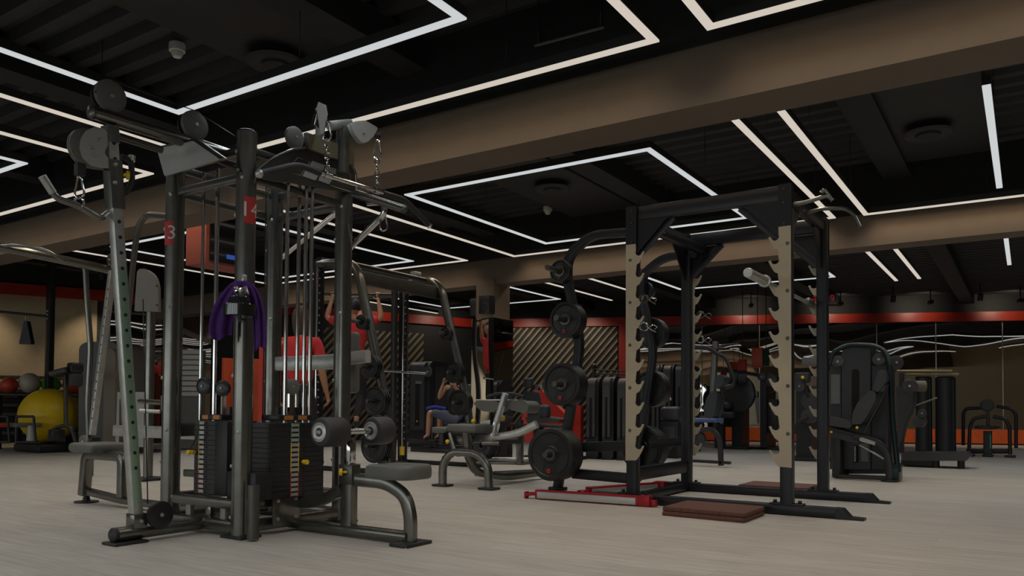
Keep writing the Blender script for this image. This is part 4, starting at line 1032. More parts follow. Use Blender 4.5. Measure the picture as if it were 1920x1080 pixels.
for i, (a, b, yt, yy, l) in enumerate(((1099, 1122, 708, 11.0, 'first black tower right of the red machine, low and rounded'), (1129, 1150, 706, 11.0, 'second black tower of the low row left of the rack post'), (1157, 1178, 708, 11.0, 'third black tower of the low row, half behind the rack post'))):
    tower(l, a, b, yt, yy, .8)
for a, b, yt, yy, l in ((1222, 1240, 683, 13.6, 'tall tower just right of the front left rack post'), (1243, 1262, 683, 13.6, 'tall tower with white pictograms, second right of the front left rack post'), (1266, 1284, 684, 13.6, 'tall tower left of the back left rack post')):
    t = tower(l, a, b, yt, yy, .8)
    if 'pictograms' in l:
        for k_ in range(3):
            c = Q((a + b) / 2 + 5, 722 + k_ * 13, yy - .06); t.part('pictogram', MB().rbox(c, (.03, .004, .05), .01), 'white', label='small white pictogram')
# rails over the low row
t = Thing('machine_handle_rail', 'black handle rails above the low row of towers, in front of the slats', 'machine rail', tuple(Q(1145, 700, 12.2)))
tubes(t, 'rail', [Q(1112, 690, 12.2), Q(1122, 694, 12.2), Q(1178, 696, 12.2)], .014); tubes(t, 'rail', [Q(1116, 700, 12.2), Q(1178, 703, 12.2)], .014)
t.part('rail_post', MB().cyl(Q(1114, 690, 12.2), Vector((Q(1114, 690, 12.2).x, 12.2, .02)), .03, 12), 'tube'); t.part('rail_head', MB().ball(Q(1114, 686, 12.2), .045, 14), 'blackplastic')

# ---- low seat in front of the tall towers
yy = 12.0; a, b = Q(1236, 762, yy), Q(1273, 790, yy)
t = Thing('leg_curl_seat', 'rounded grey seat on a boxy black base in front of the tall towers', 'gym machine', ((a.x + b.x) / 2, yy, 0))
t.part('pad', MB().rbox(((a.x + b.x) / 2, yy + .15, (a.z + b.z) / 2), (b.x - a.x, .3, a.z - b.z), .06, seg=4), 'shroudlight')
t.part('base_box', MB().rbox(((a.x + b.x) / 2, yy + .2, b.z / 2), ((b.x - a.x) * .9, .4, b.z - .02), .02), 'shroud')
t.part('front_trim', MB().rbox(((a.x + b.x) / 2, yy - .005, b.z / 2), ((b.x - a.x) * .6, .01, b.z * .7), .004), 'shroudlight')
tubes(t, 'lever', [Q(1275, 792, yy), Q(1288, 800, yy), Q(1292, 815, yy)], .03); tubes(t, 'foot_bar', [Q(1230, 850, yy), Q(1260, 848, yy), Q(1274, 828, yy)], .03)

# ---- incline press machine seen through the rack
yy = 10.5
t = Thing('incline_press_machine', 'black pulldown machine with tilted backrest and blue seat, seen through the rack', 'gym machine', tuple(Q(1335, 873, yy).xy) + (0,))
bk = [Q(1322, 783, yy), Q(1318, 770, yy), Q(1326, 742, yy), Q(1337, 731, yy), Q(1345, 738, yy), Q(1342, 765, yy), Q(1336, 786, yy)]
t.part('backrest', MB().prism(fillet(bk + [bk[0]], .05, 4)[:-1], (0, .32, 0), True), 'padblue')
hd = [Q(1336, 728, yy), Q(1338, 708, yy), Q(1346, 701, yy), Q(1357, 706, yy), Q(1355, 716, yy), Q(1346, 728, yy)]
t.part('headrest', MB().prism([v + Vector((0, .04, 0)) for v in fillet(hd + [hd[0]], .04, 3)[:-1]], (0, .24, 0), True), 'padblue')
t.part('seat', MB().rbox(Q(1315, 788, yy) + Vector((0, .16, 0)), (.42, .34, .06), .02, seg=3), 'bluepad', label='blue seat pad')
tubes(t, 'back_strut', [Q(1356, 718, yy + .2), Q(1350, 760, yy + .2), Q(1338, 803, yy + .2)], .025)
t.part('arch_frame', MB().beam([Q(1300, 830, yy), Q(1306, 808, yy), Q(1335, 804, yy), Q(1350, 822, yy), Q(1352, 873, yy)], .07, .06, .16, up=(0, 1, 0), r=.015), 'tube')
t.part('floor_beam', MB().beam([Q(1298, 864, yy) , Q(1370, 868, yy)], .06, .04), 'tube'); t.part('counterweight', MB().lathe(Q(1310, 824, yy - .02), (0, 1, 0), [(0, .05), (0, .09), (.03, .1), (.06, .09), (.06, .04)], 20), 'blackplastic')
for dz, dyy in ((0, 0), (3, .5)):
    tubes(t, 'press_arm', [Q(1300, 650 + dz, yy + dyy), Q(1330, 651 + dz, yy + dyy), Q(1343, 662 + dz, yy + dyy), Q(1360, 668 + dz, yy + dyy), Q(1369, 690 + dz, yy + dyy), Q(1378, 712 + dz, yy + dyy), Q(1374, 722 + dz, yy + dyy), Q(1360, 725 + dz, yy + dyy)], .02, fil=.1)
tubes(t, 'handle', [Q(1340, 660, yy + .2), Q(1348, 651, yy + .2), Q(1357, 654, yy + .2)], .018); tubes(t, 'handle', [Q(1352, 648, yy + .1), Q(1386, 644, yy + .1)], .014)
t.part('upright', MB().beam([Q(1342, 640, yy + .8), Q(1333, 790, yy + .8)], .08, .08), 'gun_dark')
# ---- rotary machine behind it
yy = 15.6; k_ = yy / 11.2
t = Thing('rotary_machine', 'dark machine with a big round counterweight cover behind the pulldown machine', 'gym machine', tuple(Q(1380, 835, yy).xy) + (0,))
t.part('cover', MB().lathe(Q(1380, 738, yy), (.2, 1, 0), [(0, .1 * k_), (0, .25 * k_), (.02, .27 * k_), (.1, .27 * k_), (.12, .2 * k_)], 36), 'shroudlight')
a, b = Q(1372, 755, yy + .1), Q(1391, 832, yy + .1)
t.part('housing', shroud_mb(a.x, b.x, yy + .1, yy + .6, .02, a.z, .05), 'shroud'); t.part('foot', MB().rbox(((a.x + b.x) / 2, yy + .2, .03), (.5, .5, .05), .01), 'blackplastic')
for c in ((1367, 706), (1383, 708)): t.part('knee_pad', MB().lathe(Q(*c, yy - .1), (1, .3, 0), [(0, .05), (.01, .1 * k_), (.16, .1 * k_), (.17, .05)], 20), 'padblue')
t.part('seat', MB().rbox(Q(1362, 778, yy), (.4, .4, .14), .04, seg=3), 'paddark'); t.part('roller', MB().ball(Q(1363, 760, yy), .12, 16), 'shroudlight')
t.part('seat_post', MB().beam([Q(1350, 795, yy), Vector((Q(1350, 845, yy).x, yy, .02))], .18, .18), 'shroud'); t.part('carry_handle', MB().tube([Q(1360, 702, yy), Q(1360, 692, yy), Q(1368, 692, yy), Q(1368, 702, yy)], .016, 8, .04), 'tube')
# ---- free standing tall tower by the mirrors
yy = 15.8
a, b = Q(1425, 706, yy), Q(1437, 836, yy)
t = Thing('cable_tower', 'slim dark cable tower in front of the mirrors, left of the front right rack post', 'gym machine', ((a.x + b.x) / 2, yy, 0))
t.part('housing', shroud_mb(a.x, b.x, yy, yy + .7, .02, a.z, .03), 'shroud'); disc(t, Q(1444, 712, yy), (0, -1, 0), .13); disc(t, Q(1428, 706, yy - .05), (0, -1, 0), .08)
tubes(t, 'arm', [Q(1437, 740, yy), Q(1455, 733, yy)], .025); t.part('stack', MB().rbox(Q(1448, 780, yy + .2), (.26, .26, .66), .01), 'blackplastic'); t.part('base', MB().rbox((Q(1440, 830, yy).x, yy + .3, .03), (.6, .6, .05), .01), 'blackplastic')

# ---- big selector machine with tilted seat, right
yy = 9.5; ys = yy + .25
t = Thing('leg_extension_machine', 'big charcoal machine with rounded tower, tilted backrest and curved frame, right of the rack', 'gym machine', tuple(Q(1625, 897, yy).xy) + (0,))
a, b = Q(1556, 645, ys), Q(1664, 880, ys)
pts = [Q(1557, 885, ys), Q(1557, 672, ys), Q(1564, 655, ys), Q(1590, 646, ys), Q(1628, 645, ys), Q(1656, 654, ys), Q(1664, 670, ys), Q(1664, 885, ys)]
t.part('tower_back', MB().prism([v + Vector((0, .3, -.04)) for v in fillet(pts, .1, 4)], (0, .3, 0), True), 'shroud')
c0 = [Q(1578, 880, ys), Q(1578, 662, ys), Q(1583, 648, ys), Q(1606, 643, ys), Q(1630, 645, ys), Q(1632, 662, ys), Q(1632, 880, ys)]
t.part('centre_cover', MB().prism(fillet(c0, .08, 4), (0, .32, 0), True), 'shroud')
t.part('side_cover', MB().prism([Q(1556, 880, ys + .05), Q(1556, 686, ys + .05), Q(1577, 686, ys + .05), Q(1577, 880, ys + .05)], (0, .3, 0)), 'shroud')
t.part('side_cover', MB().prism([Q(1634, 880, ys + .05), Q(1634, 686, ys + .05), Q(1661, 686, ys + .05), Q(1661, 880, ys + .05)], (0, .3, 0)), 'shroud')
t.part('recess_panel', MB().prism(fillet([Q(1558, 757, ys + .045), Q(1558, 702, ys + .045), Q(1575, 702, ys + .045), Q(1575, 757, ys + .045)], .01), (0, -.004, 0)), 'gun_dark')
sl_ = [Q(1597, 800, ys - .002), Q(1597, 692, ys - .002), Q(1611, 692, ys - .002), Q(1611, 800, ys - .002)]
t.part('window_slot', MB().prism(fillet(sl_ + [sl_[0]], .04, 4)[:-1], (0, -.004, 0)), 'void')
s2 = [Q(1600, 868, ys - .002), Q(1600, 835, ys - .002), Q(1610, 835, ys - .002), Q(1610, 868, ys - .002)]
lo_ = t.part('stack_window', MB().prism(fillet(s2 + [s2[0]], .03, 4)[:-1], (0, -.004, 0)), 'void')
for k_ in range(9): t.part('number_mark', MB().box(Q(1603, 838 + k_ * 3.3, ys - .008), (.02, .002, .008)), 'silverlabel', lo_)
t.part('info_card', MB().box(Q(1621, 848, ys - .004), (.075, .003, .21)), 'greyplastic', label='grey instruction card')
t.part('rim_hoop', MB().tube([Q(1557, 680, ys), Q(1562, 660, ys), Q(1590, 646, ys), Q(1640, 648, ys - .02), Q(1660, 658, ys - .05), Q(1668, 680, ys - .1), Q(1673, 780, ys - .2), Q(1684, 885, ys - .25)], .028, 14, .2), 'teal')
disc(t, Q(1648, 674, ys), (0, -1, 0), .07); disc(t, Q(1571, 678, ys), (0, -1, 0), .07); disc(t, Q(1680, 680, ys), (.6, -1, 0), .08)
bk = [Q(1601, 795, yy), Q(1602, 775, yy), Q(1613, 752, yy), Q(1634, 732, yy), Q(1645, 736, yy), Q(1646, 748, yy), Q(1632, 775, yy), Q(1618, 796, yy)]
t.part('backrest', MB().prism([v + Vector((0, -.12, 0)) for v in fillet(bk + [bk[0]], .04, 4)[:-1]], (0, .3, 0), True), 'paddark')
hd = [Q(1638, 731, yy), Q(1650, 694, yy), Q(1661, 694, yy), Q(1666, 712, yy), Q(1660, 722, yy), Q(1650, 736, yy)]
t.part('headrest', MB().prism([v + Vector((0, -.1, 0)) for v in fillet(hd + [hd[0]], .04, 3)[:-1]], (0, .26, 0), True), 'paddark')
st = [Q(1552, 786, yy), Q(1556, 781, yy), Q(1592, 788, yy), Q(1602, 795, yy), Q(1598, 803, yy), Q(1552, 797, yy)]
t.part('seat', MB().prism([v + Vector((0, -.14, 0)) for v in fillet(st + [st[0]], .02, 3)[:-1]], (0, .34, 0), True), 'paddark')
t.part('seat_frame', MB().beam([Q(1552, 802, yy), Q(1612, 818, yy)], .07, .05), 'tube'); t.part('seat_box', MB().prism([Q(1556, 805, yy), Q(1612, 818, yy), Q(1608, 832, yy), Q(1560, 820, yy)], (0, .14, 0)), 'blackplastic')
t.part('back_strut', MB().beam([Q(1665, 722, yy), Q(1619, 812, yy)], .02, .05, up=(0, 1, 0)), 'tube')
t.part('curved_leg', MB().beam([Q(1600, 818, yy - .02), Q(1640, 826, yy - .02), Q(1662, 845, yy - .02), Q(1668, 875, yy - .02), Q(1668, 901, yy - .02)], .08, .07, .2, up=(0, 1, 0), r=.02), 'tube')
t.part('pale_link', MB().prism([Q(1611, 822, yy - .08), Q(1616, 820, yy - .08), Q(1641, 829, yy - .08), Q(1640, 835, yy - .08), Q(1612, 827, yy - .08)], (0, .02, 0)), 'paleplate', label='pale grey linkage plate')
tubes(t, 'stay_rod', [Q(1612, 834, yy - .02), Q(1662, 863, yy - .02)], .012, 'steel'); t.part('foot', MB().cyl(Q(1668, 904, yy - .02), Q(1668, 899, yy - .02), .09, 18), 'rubber')
t.part('front_leg', MB().rbox((Q(1566, 860, yy).x, yy + .3, .33), (.1, .5, .64), .02), 'shroud'); t.part('rear_leg', MB().rbox((Q(1678, 870, yy).x, yy + .1, .1), (.09, .3, .19), .02), 'teal')
t.part('base_rail', MB().beam([(Q(1573, 891, yy).x, yy, .035), (Q(1662, 891, yy).x, yy, .035)], .05, .04), 'tube')
t.part('yellow_knob', MB().ball(Q(1559, 810, yy - .1), .015, 12), 'yellow', label='yellow knob'); t.part('yellow_knob', MB().ball(Q(1607, 802, yy - .16), .017, 12), 'yellow', label='yellow knob')

# ---- machine behind the back right rack post
yy = 12.6
t = Thing('arm_curl_machine', 'dark machine with stacked round pads, half hidden by the right rack posts', 'gym machine', tuple(Q(1503, 858, yy).xy) + (0,))
a, b = Q(1486, 700, yy), Q(1516, 858, yy)
t.part('housing', shroud_mb(a.x, b.x, yy + .2, yy + .7, .02, Q(1500, 722, yy).z, .05), 'shroud'); t.part('top_box', MB().rbox(Q(1505, 708, yy), (.22, .16, .16), .03), 'shroudlight')
disc(t, Q(1499, 724, yy - .1), (0, -1, 0), .085); t.part('yellow_knob', MB().ball(Q(1505, 708, yy - .12), .028, 12), 'yellow', label='yellow knob')
t.part('pad', MB().lathe(Q(1518, 752, yy - .1), (0, 1, 0), [(0, .06), (.01, .13), (.2, .13), (.21, .06)], 28), 'paddark'); t.part('pad', MB().lathe(Q(1515, 780, yy - .1), (0, 1, 0), [(0, .06), (.01, .11), (.2, .11), (.21, .06)], 28), 'paddark')
tubes(t, 'lever', [Q(1506, 710, yy - .1), Q(1516, 745, yy - .1)], .02); tubes(t, 'arm', [Q(1490, 808, yy - .1), Q(1498, 790, yy - .1), Q(1515, 782, yy - .1)], .035)
tubes(t, 'handle_loop', [Q(1489, 812, yy - .1), Q(1499, 810, yy - .1), Q(1501, 822, yy - .1), Q(1490, 829, yy - .1)], .014); t.part('base', MB().rbox((Q(1505, 855, yy).x, yy + .3, .03), (.7, .6, .05), .01), 'blackplastic')
t.part('display', MB().rbox(Q(1519, 678, yy), (.24, .06, .13), .01), 'greyplastic', label='grey display housing')

# ---- deck machine with roller pads, far right
yy = 12.2
t = Thing('abdominal_machine', 'dark machine with round roller pads and a long low deck, right of the big machine', 'gym machine', tuple(Q(1750, 868, yy).xy) + (0,))
dk = [Q(1690, 849, yy), Q(1814, 849, yy), Q(1820, 855, yy), Q(1812, 864, yy), Q(1690, 864, yy)]
t.part('deck', MB().prism(dk, (0, .55, 0)), 'shroudlight'); t.part('deck_inlay', MB().box2(Q(1697, 848.5, yy + .1), Q(1734, 847.5, yy + .5)), 'bronze')
for px in (1755, 1802): c_ = Q(px, 862, yy + .1); t.part('foot', MB().cyl((c_.x, c_.y, 0.0), c_, .045, 12), 'rubber')
t.part('skirt', MB().box2(Q(1689, 872, yy + .1), Q(1755, 862, yy + .4)), 'blackplastic')
disc(t, Q(1706, 724, yy), (0, -1, 0), .10, .06, 'shroudlight', 'roller'); t.part('roller_pad', MB().lathe(Q(1712, 724, yy + .1), (1, .4, 0), [(0, .05), (.01, .075), (.16, .075), (.17, .05)], 20), 'tower_tan')
body = [Q(1680, 725, yy + .1), Q(1712, 726, yy + .1), Q(1714, 752, yy + .1), Q(1706, 775, yy + .1), Q(1696, 795, yy + .1), Q(1688, 830, yy + .1), Q(1682, 830, yy + .1)]
t.part('body_pad', MB().prism(fillet(body + [body[0]], .1, 4)[:-1], (0, .4, 0), True), 'paddark')
disc(t, Q(1729, 775, yy), (0, -1, 0), .06, .05); t.part('knee_roller', MB().lathe(Q(1722, 790, yy), (0, 1, 0), [(0, .05), (.01, .085), (.3, .085), (.31, .05)], 24), 'shroudlight')
tubes(t, 'link_arm', [Q(1718, 760, yy), Q(1757, 746, yy)], .012, 'tower_tan')
for (pa, pb, r) in (((1682, 696), (1785, 696), .02), ((1697, 702), (1798, 702), .018)): tubes(t, 'copper_bar', [Q(*pa, yy + .3), Q(*pb, yy + .3)], r, 'bronze')
t.part('link_post', MB().beam([Q(1690, 700, yy + .3), Q(1690, 849, yy + .3)], .07, .07), 'tube')
for px, l, y2 in ((1731, 'left of two dark round pillars of a machine in front of the right mirrors', 15.6), (1772, 'right of two dark round pillars of a machine in front of the right mirrors', 15.6)):
    a = Q(px, 706, y2); t = Thing('machine_pillar', l, 'gym machine', (a.x, y2, 0))
    r = .135 if px < 1750 else .16
    t.part('pillar', MB().lathe((a.x, y2, .03), (0, 0, 1), [(0, r), (a.z - .06, r), (a.z - .03, r * .8)], 28), 'shroud'); t.part('edge_strip', MB().box((a.x + r * .8, y2 - r * .6, a.z / 2), (.02, .02, a.z * .92)), 'teal')
    t.part('base', MB().rbox((a.x, y2, .02), (r * 2.5, r * 2.5, .04), .01), 'blackplastic'); t.part('cap', MB().cyl((a.x, y2, a.z - .03), (a.x, y2, a.z + .0), r * .6, 20), 'tube')

# ---- seat machine with two arches, far right
yy = 15.9
t = Thing('seated_dip_machine', 'small black seat machine with two arched handles at the right edge', 'gym machine', tuple(Q(1853, 853, yy).xy) + (0,))
for dyy, pts in ((.0, ((1817, 852), (1818, 800), (1826, 784), (1848, 781))), (0, ((1894, 852), (1893, 800), (1885, 785), (1862, 781))), (.5, ((1806, 835), (1806, 775), (1812, 766), (1842, 765))), (.5, ((1905, 840), (1905, 776), (1896, 766), (1868, 762)))):
    tubes(t, 'arch', [Q(a, b, yy + dyy) for a, b in pts], .03, fil=.2)
t.part('seat', MB().lathe(Q(1850, 805, yy + .1), (0, 0, 1), [(0, .12), (.02, .2), (.05, .2), (.065, .14)], 28), 'paddark'); t.part('seat_post', MB().beam([Q(1852, 852, yy + .1), Q(1852, 808, yy + .1)], .13, .13), 'shroud')
t.part('post_strip', MB().box(Q(1857, 828, yy + .02), (.02, .005, .24)), 'green', label='green scale strip'); t.part('backrest', MB().beam([Q(1853, 803, yy + .25), Q(1852, 772, yy + .25)], .12, .05), 'tube')
t.part('back_pad', MB().lathe(Q(1851, 760, yy + .12), (0, 1, 0), [(0, .08), (.01, .11), (.08, .11), (.09, .06)], 24), 'paddark'); t.part('base_bar', MB().beam([Q(1812, 846, yy + .3), Q(1898, 846, yy + .3)], .08, .08), 'tube')
for px in (1817, 1852, 1894): t.part('foot', MB().rbox((Q(px, 853, yy).x, yy + .05, .02), (.16, .2, .04), .006), 'rubber')

# ---- chest supported row bench in the middle
YB = 6.165
t = Thing('chest_support_row', 'grey chest supported row bench with two pads, between the cable machine and the rack', 'gym machine', (-4.55, YB + .6, 0))
f1, f2 = at(830, 912, z=0), at(917, 918, z=0)
arch = [Q(830, 908, YB), Q(830, 870, YB), Q(846, 847, YB), Q(895, 850, YB), Q(915, 872, YB), Q(917, 914, YB)]
t.part('front_arch', MB().beam(arch, .075, .065, .2, up=(0, 1, 0), r=.02), 'gun')
for px, py in ((830, 911), (917, 917)): p = Q(px, py, YB); t.part('foot_plate', MB().rbox((p.x, YB, .012), (.17, .14, .02), .005), 'black')
tx = Q(869, 820, YB).x
t.part('mast', MB().beam([(tx, YB + .05, .57), (tx, YB + .08, .30), (tx + .02, YB + .18, .14), (tx + .1, YB + .55, .07), (tx + .1, YB + 1.35, .07)], .08, .075, .2, r=.02), 'gun')
t.part('rear_foot', MB().beam([Q(893, 889, YB + 1.2), Q(1005, 884, YB + 1.2)], .06, .05), 'gun_dark'); t.part('floor_plate', MB().beam([Q(893, 866, YB + .8), Q(995, 868, YB + .8)], .25, .03), 'gun')
t.part('seat', MB().rbox(Q(880, 803, YB + .15), (.36, .3, .085), .025, seg=3), 'pad', label='grey seat pad'); t.part('seat_end', MB().rbox(Q(838, 806, YB + .15), (.2, .26, .06), .02, seg=3), 'pad')
t.part('seat_hinge', MB().rbox(Q(866, 826, YB + .1), (.22, .14, .1), .02), 'gun_dark'); t.part('adjust_link', MB().beam([Q(843, 812, YB), Q(853, 845, YB)], .03, .05), 'gun'); t.part('side_block', MB().rbox(Q(832, 822, YB), (.06, .1, .12), .01), 'blackplastic')
for pts in (((888, 757), (894, 750), (930, 752), (935, 762), (925, 774), (900, 770)), ((941, 755), (950, 750), (985, 752), (992, 762), (986, 776), (955, 768))):
    P = [Q(a, b, YB + .25) for a, b in pts]; t.part('chest_pad', MB().prism(fillet(P + [P[0]], .04, 4)[:-1], (0, .22, 0), True), 'pad', label='grey rounded chest pad')
t.part('pad_plate', MB().box2(Q(893, 751, YB + .28), Q(986, 749, YB + .44)), 'steel')
t.part('stem', MB().beam([Q(948, 738, YB + .2), Q(930, 795, YB + .2)], .06, .05, up=(1, 0, 0)), 'steel'); t.part('stem_socket', MB().beam([Q(931, 792, YB + .2), Q(925, 817, YB + .2)], .07, .055, up=(1, 0, 0)), 'chrome')
t.part('main_arm', MB().beam([Q(862, 826, YB + .25), Q(905, 823, YB + .25), Q(972, 813, YB + .25), Q(1006, 795, YB + .25)], .05, .07, .1), 'steel')
tubes(t, 'handle', [Q(914, 744, YB + .4), Q(932, 738, YB + .4), Q(962, 738, YB + .4), Q(982, 744, YB + .4)], .016, 'grip'); tubes(t, 'handle', [Q(950, 797, YB + .35), Q(985, 798, YB + .35)], .017, 'grip'); tubes(t, 'handle', [Q(1008, 797, YB + .35), Q(1058, 800, YB + .35)], .017, 'grip')
t.part('front_post', MB().beam([Q(975, 787, YB + .7), Q(975, 815, YB + .7)], .05, .06), 'black'); t.part('front_post', MB().beam([Q(975, 815, YB + .7), Q(975, 872, YB + .7)], .06, .06), 'gun')
tubes(t, 'roller', [Q(950, 827, YB + .5), Q(972, 827, YB + .5)], .028, 'foam'); tubes(t, 'roller', [Q(905, 832, YB + .7), Q(937, 832, YB + .7)], .022, 'gun'); tubes(t, 'axle', [Q(915, 862, YB + .9), Q(995, 862, YB + .9)], .028, 'steel')
t.part('yellow_knob', MB().ball(Q(839, 828, YB - .02), .022, 12), 'yellow', label='yellow knob'); t.part('yellow_knob', MB().ball(Q(888, 790, YB + .3), .026, 12), 'yellow', label='yellow knob'); t.part('yellow_knob', MB().ball(Q(942, 784, YB + .5), .03, 12), 'yellow', label='yellow knob')
tubes(t, 'wire_hook', [Q(836, 862, YB), Q(827, 857, YB), Q(836, 855, YB), Q(850, 857, YB)], .005, 'gun')
def plates(c, ax, r, n_, lab, grp, w=.035, step=None):
    ax = Vector(ax).normalized(); base = None
    for i in range(n_):
        p = Vector(c) + ax * (i * (w + .003))
        if base is None:
            th = Thing('weight_plate', '', 'weight plate', (0, 0, 0), local=True, group=grp)
            th.part('disc', MB().lathe((0, 0, 0), (0, 1, 0), [(0, .03), (0, r * .34), (w * .25, r * .36), (w * .28, r * .8), (0, r * .84), (w * .2, r), (w * .8, r), (w, r * .84), (w * .75, r * .8), (w * .75, r * .3), (w, .03)], 36, ring=True), 'iron')
            for k_ in range(3): th.part('finger_grip', grip_mb(r, w, k_), 'cable')
            base = th.o; o_ = base
        else: o_ = copy_tree(base)
        o_.location = p; o_.rotation_euler = (0, 0, math.atan2(-ax.x, ax.y)); o_['label'] = lab % ords[i].replace(' from outside', '')
plates(Q(903, 835, YB + .75), (0, 1, 0), .15, 3, 'black plate under the row bench seat, %s from the camera', 'plates loaded on the row bench')

# ---- black seated machine with red shroud
yy = 10.4
t = Thing('calf_machine', 'dark seated machine with a bright red sloping shroud behind the storage arm', 'gym machine', tuple(Q(1040, 830, yy).xy) + (0,))
sh_ = [Q(985, 830, yy + .5), Q(975, 790, yy + .5), Q(1000, 731, yy + .5), Q(1015, 731, yy + .5), Q(1058, 775, yy + .5), Q(1060, 830, yy + .5)]
t.part('red_shroud', MB().prism(sh_, (0, .12, 0)), 'red', label='bright red sloping shroud'); t.part('red_panel', MB().box2(Q(1066, 760, yy + .7), Q(1094, 838, yy + .8)), 'red', label='red side panel')
t.part('headrest', MB().rbox(Q(991, 718, yy), (.15, .1, .16), .03, seg=3), 'padblue'); t.part('backrest', MB().prism(fillet([Q(980, 733, yy), Q(1003, 734, yy), Q(1014, 782, yy), Q(990, 784, yy)], .02), (0, .12, 0)), 'padblue')
t.part('seat', MB().prism(fillet([Q(984, 783, yy - .15), Q(1000, 779, yy - .15), Q(1050, 786, yy - .15), Q(1046, 793, yy - .15), Q(990, 794, yy - .15)], .02), (0, .35, 0)), 'paddark'); t.part('thigh_pad', MB().rbox(Q(1021, 771, yy - .1), (.17, .16, .2), .05, seg=3), 'padblue')
x_ = Q(1010, 795, yy).x; t.part('frame_post', MB().beam([Q(1010, 795, yy), (x_, yy, .03)], .12, .12), 'shroud'); t.part('base', MB().beam([(x_ - .25, yy + .2, .03), (x_ + .6, yy + .2, .03)], .5, .05), 'blackplastic')
for px, mt, l in ((1006, 'bluepad', 'small blue cup'), (1015, 'silverlabel', 'small grey cup')): t.part('cup', MB().cyl(Q(px, 729, yy + .55), Q(px, 721, yy + .55), .02, 12), mt, label=l)

# ---- smith machine
SXx = -7.4
def SM(px, py, dx=0): return at(px, py, x=SXx + dx)
t = Thing('smith_machine', 'black smith machine with arched legs and toothed guide posts behind the cable machine', 'gym machine', (-6.9, 7.9, 0))
gp = [at(757, 868, z=0), None]; y1 = SM(757, 600).y; y0 = SM(597, 600).y
for y in (y0, y1):
    po = t.part('guide_post', MB().beam([(SXx, y, .02), (SXx, y, 2.62)], .11, .09, up=(0, 1, 0)), 'rackblack')
    t.part('guide_rod', MB().cyl((SXx + .08, y - .1, .2), (SXx + .08, y - .1, 2.5), .014, 10), 'chrome')
    rk_ = t.part('peg_rail', MB().box((SXx + .05, y - .07, 1.35), (.02, .05, 2.2)), 'rackblack')
    for i in range(24): t.part('stop_peg', MB().lathe((SXx + .06, y - .07, .35 + i * .092), (1, 0, 0), [(0, .012), (.03, .012), (.034, 0)], 8), 'chrome', rk_)
    t.part('rubber_stop', MB().cyl((SXx + .08, y - .1, .12), (SXx + .08, y - .1, .24), .035, 14), 'yellow', label='yellow rubber stop')
    t.part('floor_foot', MB().beam([(SXx, y, .03), (SXx + 1.5, y, .03)], .08, .05), 'rackblack')
    # arched leg leaning away
    xo = .62
    lg = [Vector((SXx, y, 2.56)), Vector((SXx + xo - .1, y, 2.54)), Vector((SXx + xo + .06, y, 2.40)), Vector((SXx + xo + .5, y, .9)), Vector((SXx + xo + .62, y, .05))]
    t.part('arched_leg', MB().tube(lg, .058, 16, .2), 'gun_dark')
    for z, r_, n_ in ((1.78, .09, 2), (1.25, .14, 3), (.85, .17, 3), (.34, .2, 3)):
        f = (2.40 - z) / 1.5; px_ = SXx + xo + .06 + .44 * min(1, f)
        t.part('storage_peg', MB().cyl((px_, y - .02, z), (px_, y - .3, z), .022, 12), 'gun_dark')
        plates((px_, y - .07 - n_ * .038, z), (0, 1, 0), r_, n_, '%s smith plate, %%s on its peg, %s arched leg' % ({.09: 'smallest', .14: 'small', .17: 'medium', .2: 'large'}[r_], 'near' if y == y0 else 'far'), 'plates stored on the smith machine')
yl = y0, y1; xt = SXx + .62
t.part('side_beam', MB().beam([(xt, y0, 2.36), (xt, y1, 2.36)], .05, .17, up=(0, 0, 1)), 'gun_dark'); t.part('top_beam', MB().beam([(SXx, y0, 2.60), (SXx, y1, 2.60)], .1, .1), 'rackblack')
t.part('cross_tube', MB().tube([(xt - .2, y0, 2.55), (xt - .2, y1, 2.55)], .035, 12), 'gun_dark'); t.part('pulley_block', MB().rbox((SXx + .3, y1 - .1, 2.63), (.1, .14, .08), .02), 'steel')
t.part('smith_bar', MB().cyl((SXx + .08, y0 - .45, 1.28), (SXx + .08, y1 + .4, 1.28), .016, 12), 'chrome')

# ---- dark towers behind the smith machine
yy = 10.4
for px0, px1, pyt, y2, l in ((767, 806, 678, 12.2, 'rounded dark tower right of the smith guide post'),):
    t = tower(l, px0, px1, pyt, y2, .6, group=None); del_ = None
    disc(t, Q(802, 697, y2 - .05), (0, -1, 0), .11); t.part('label_plate', MB().box(Q(785, 717, y2 - .07), (.16, .004, .06)), 'greyplastic')
    t.part('yellow_knob', MB().ball(Q(782, 790, y2 - .06), .02, 10), 'yellow', label='yellow knob')
# seat machine that the seated person uses
yy = 11.0
t = Thing('abductor_machine', 'dark low machine that the seated person sits on', 'gym machine', tuple(Q(845, 832, yy).xy) + (0,))
t.part('seat', MB().rbox(Q(864, 797, yy + .12), (.5, .4, .09), .03, seg=3), 'paddark'); t.part('column', MB().beam([Q(811, 780, yy + .1), Q(811, 825, yy + .1)], .06, .06), 'tube')
t.part('foot_beam', MB().beam([Q(762, 826, yy), Q(870, 832, yy)], .12, .06), 'tube'); t.part('base', MB().rbox((Q(820, 838, yy).x, yy + .2, .04), (1.0, .7, .08), .01), 'blackplastic'); t.part('base_post', MB().beam([(Q(811, 838, yy).x, yy + .1, .03), Q(811, 826, yy + .1)], .1, .1), 'shroud'); t.part('foot_rest', MB().rbox(Q(811, 826, yy - .05), (.34, .3, .03), .01), 'blackplastic')
t.part('seat_column', MB().beam([Q(866, 805, yy + .1), (Q(866, 805, yy + .1).x, yy + .1, .03)], .2, .2), 'shroud'); t.part('backrest', MB().rbox(Q(884, 752, yy + .2), (.1, .3, .6), .04, seg=3, rot=Matrix.Rotation(.18, 3, 'Y')), 'paddark')
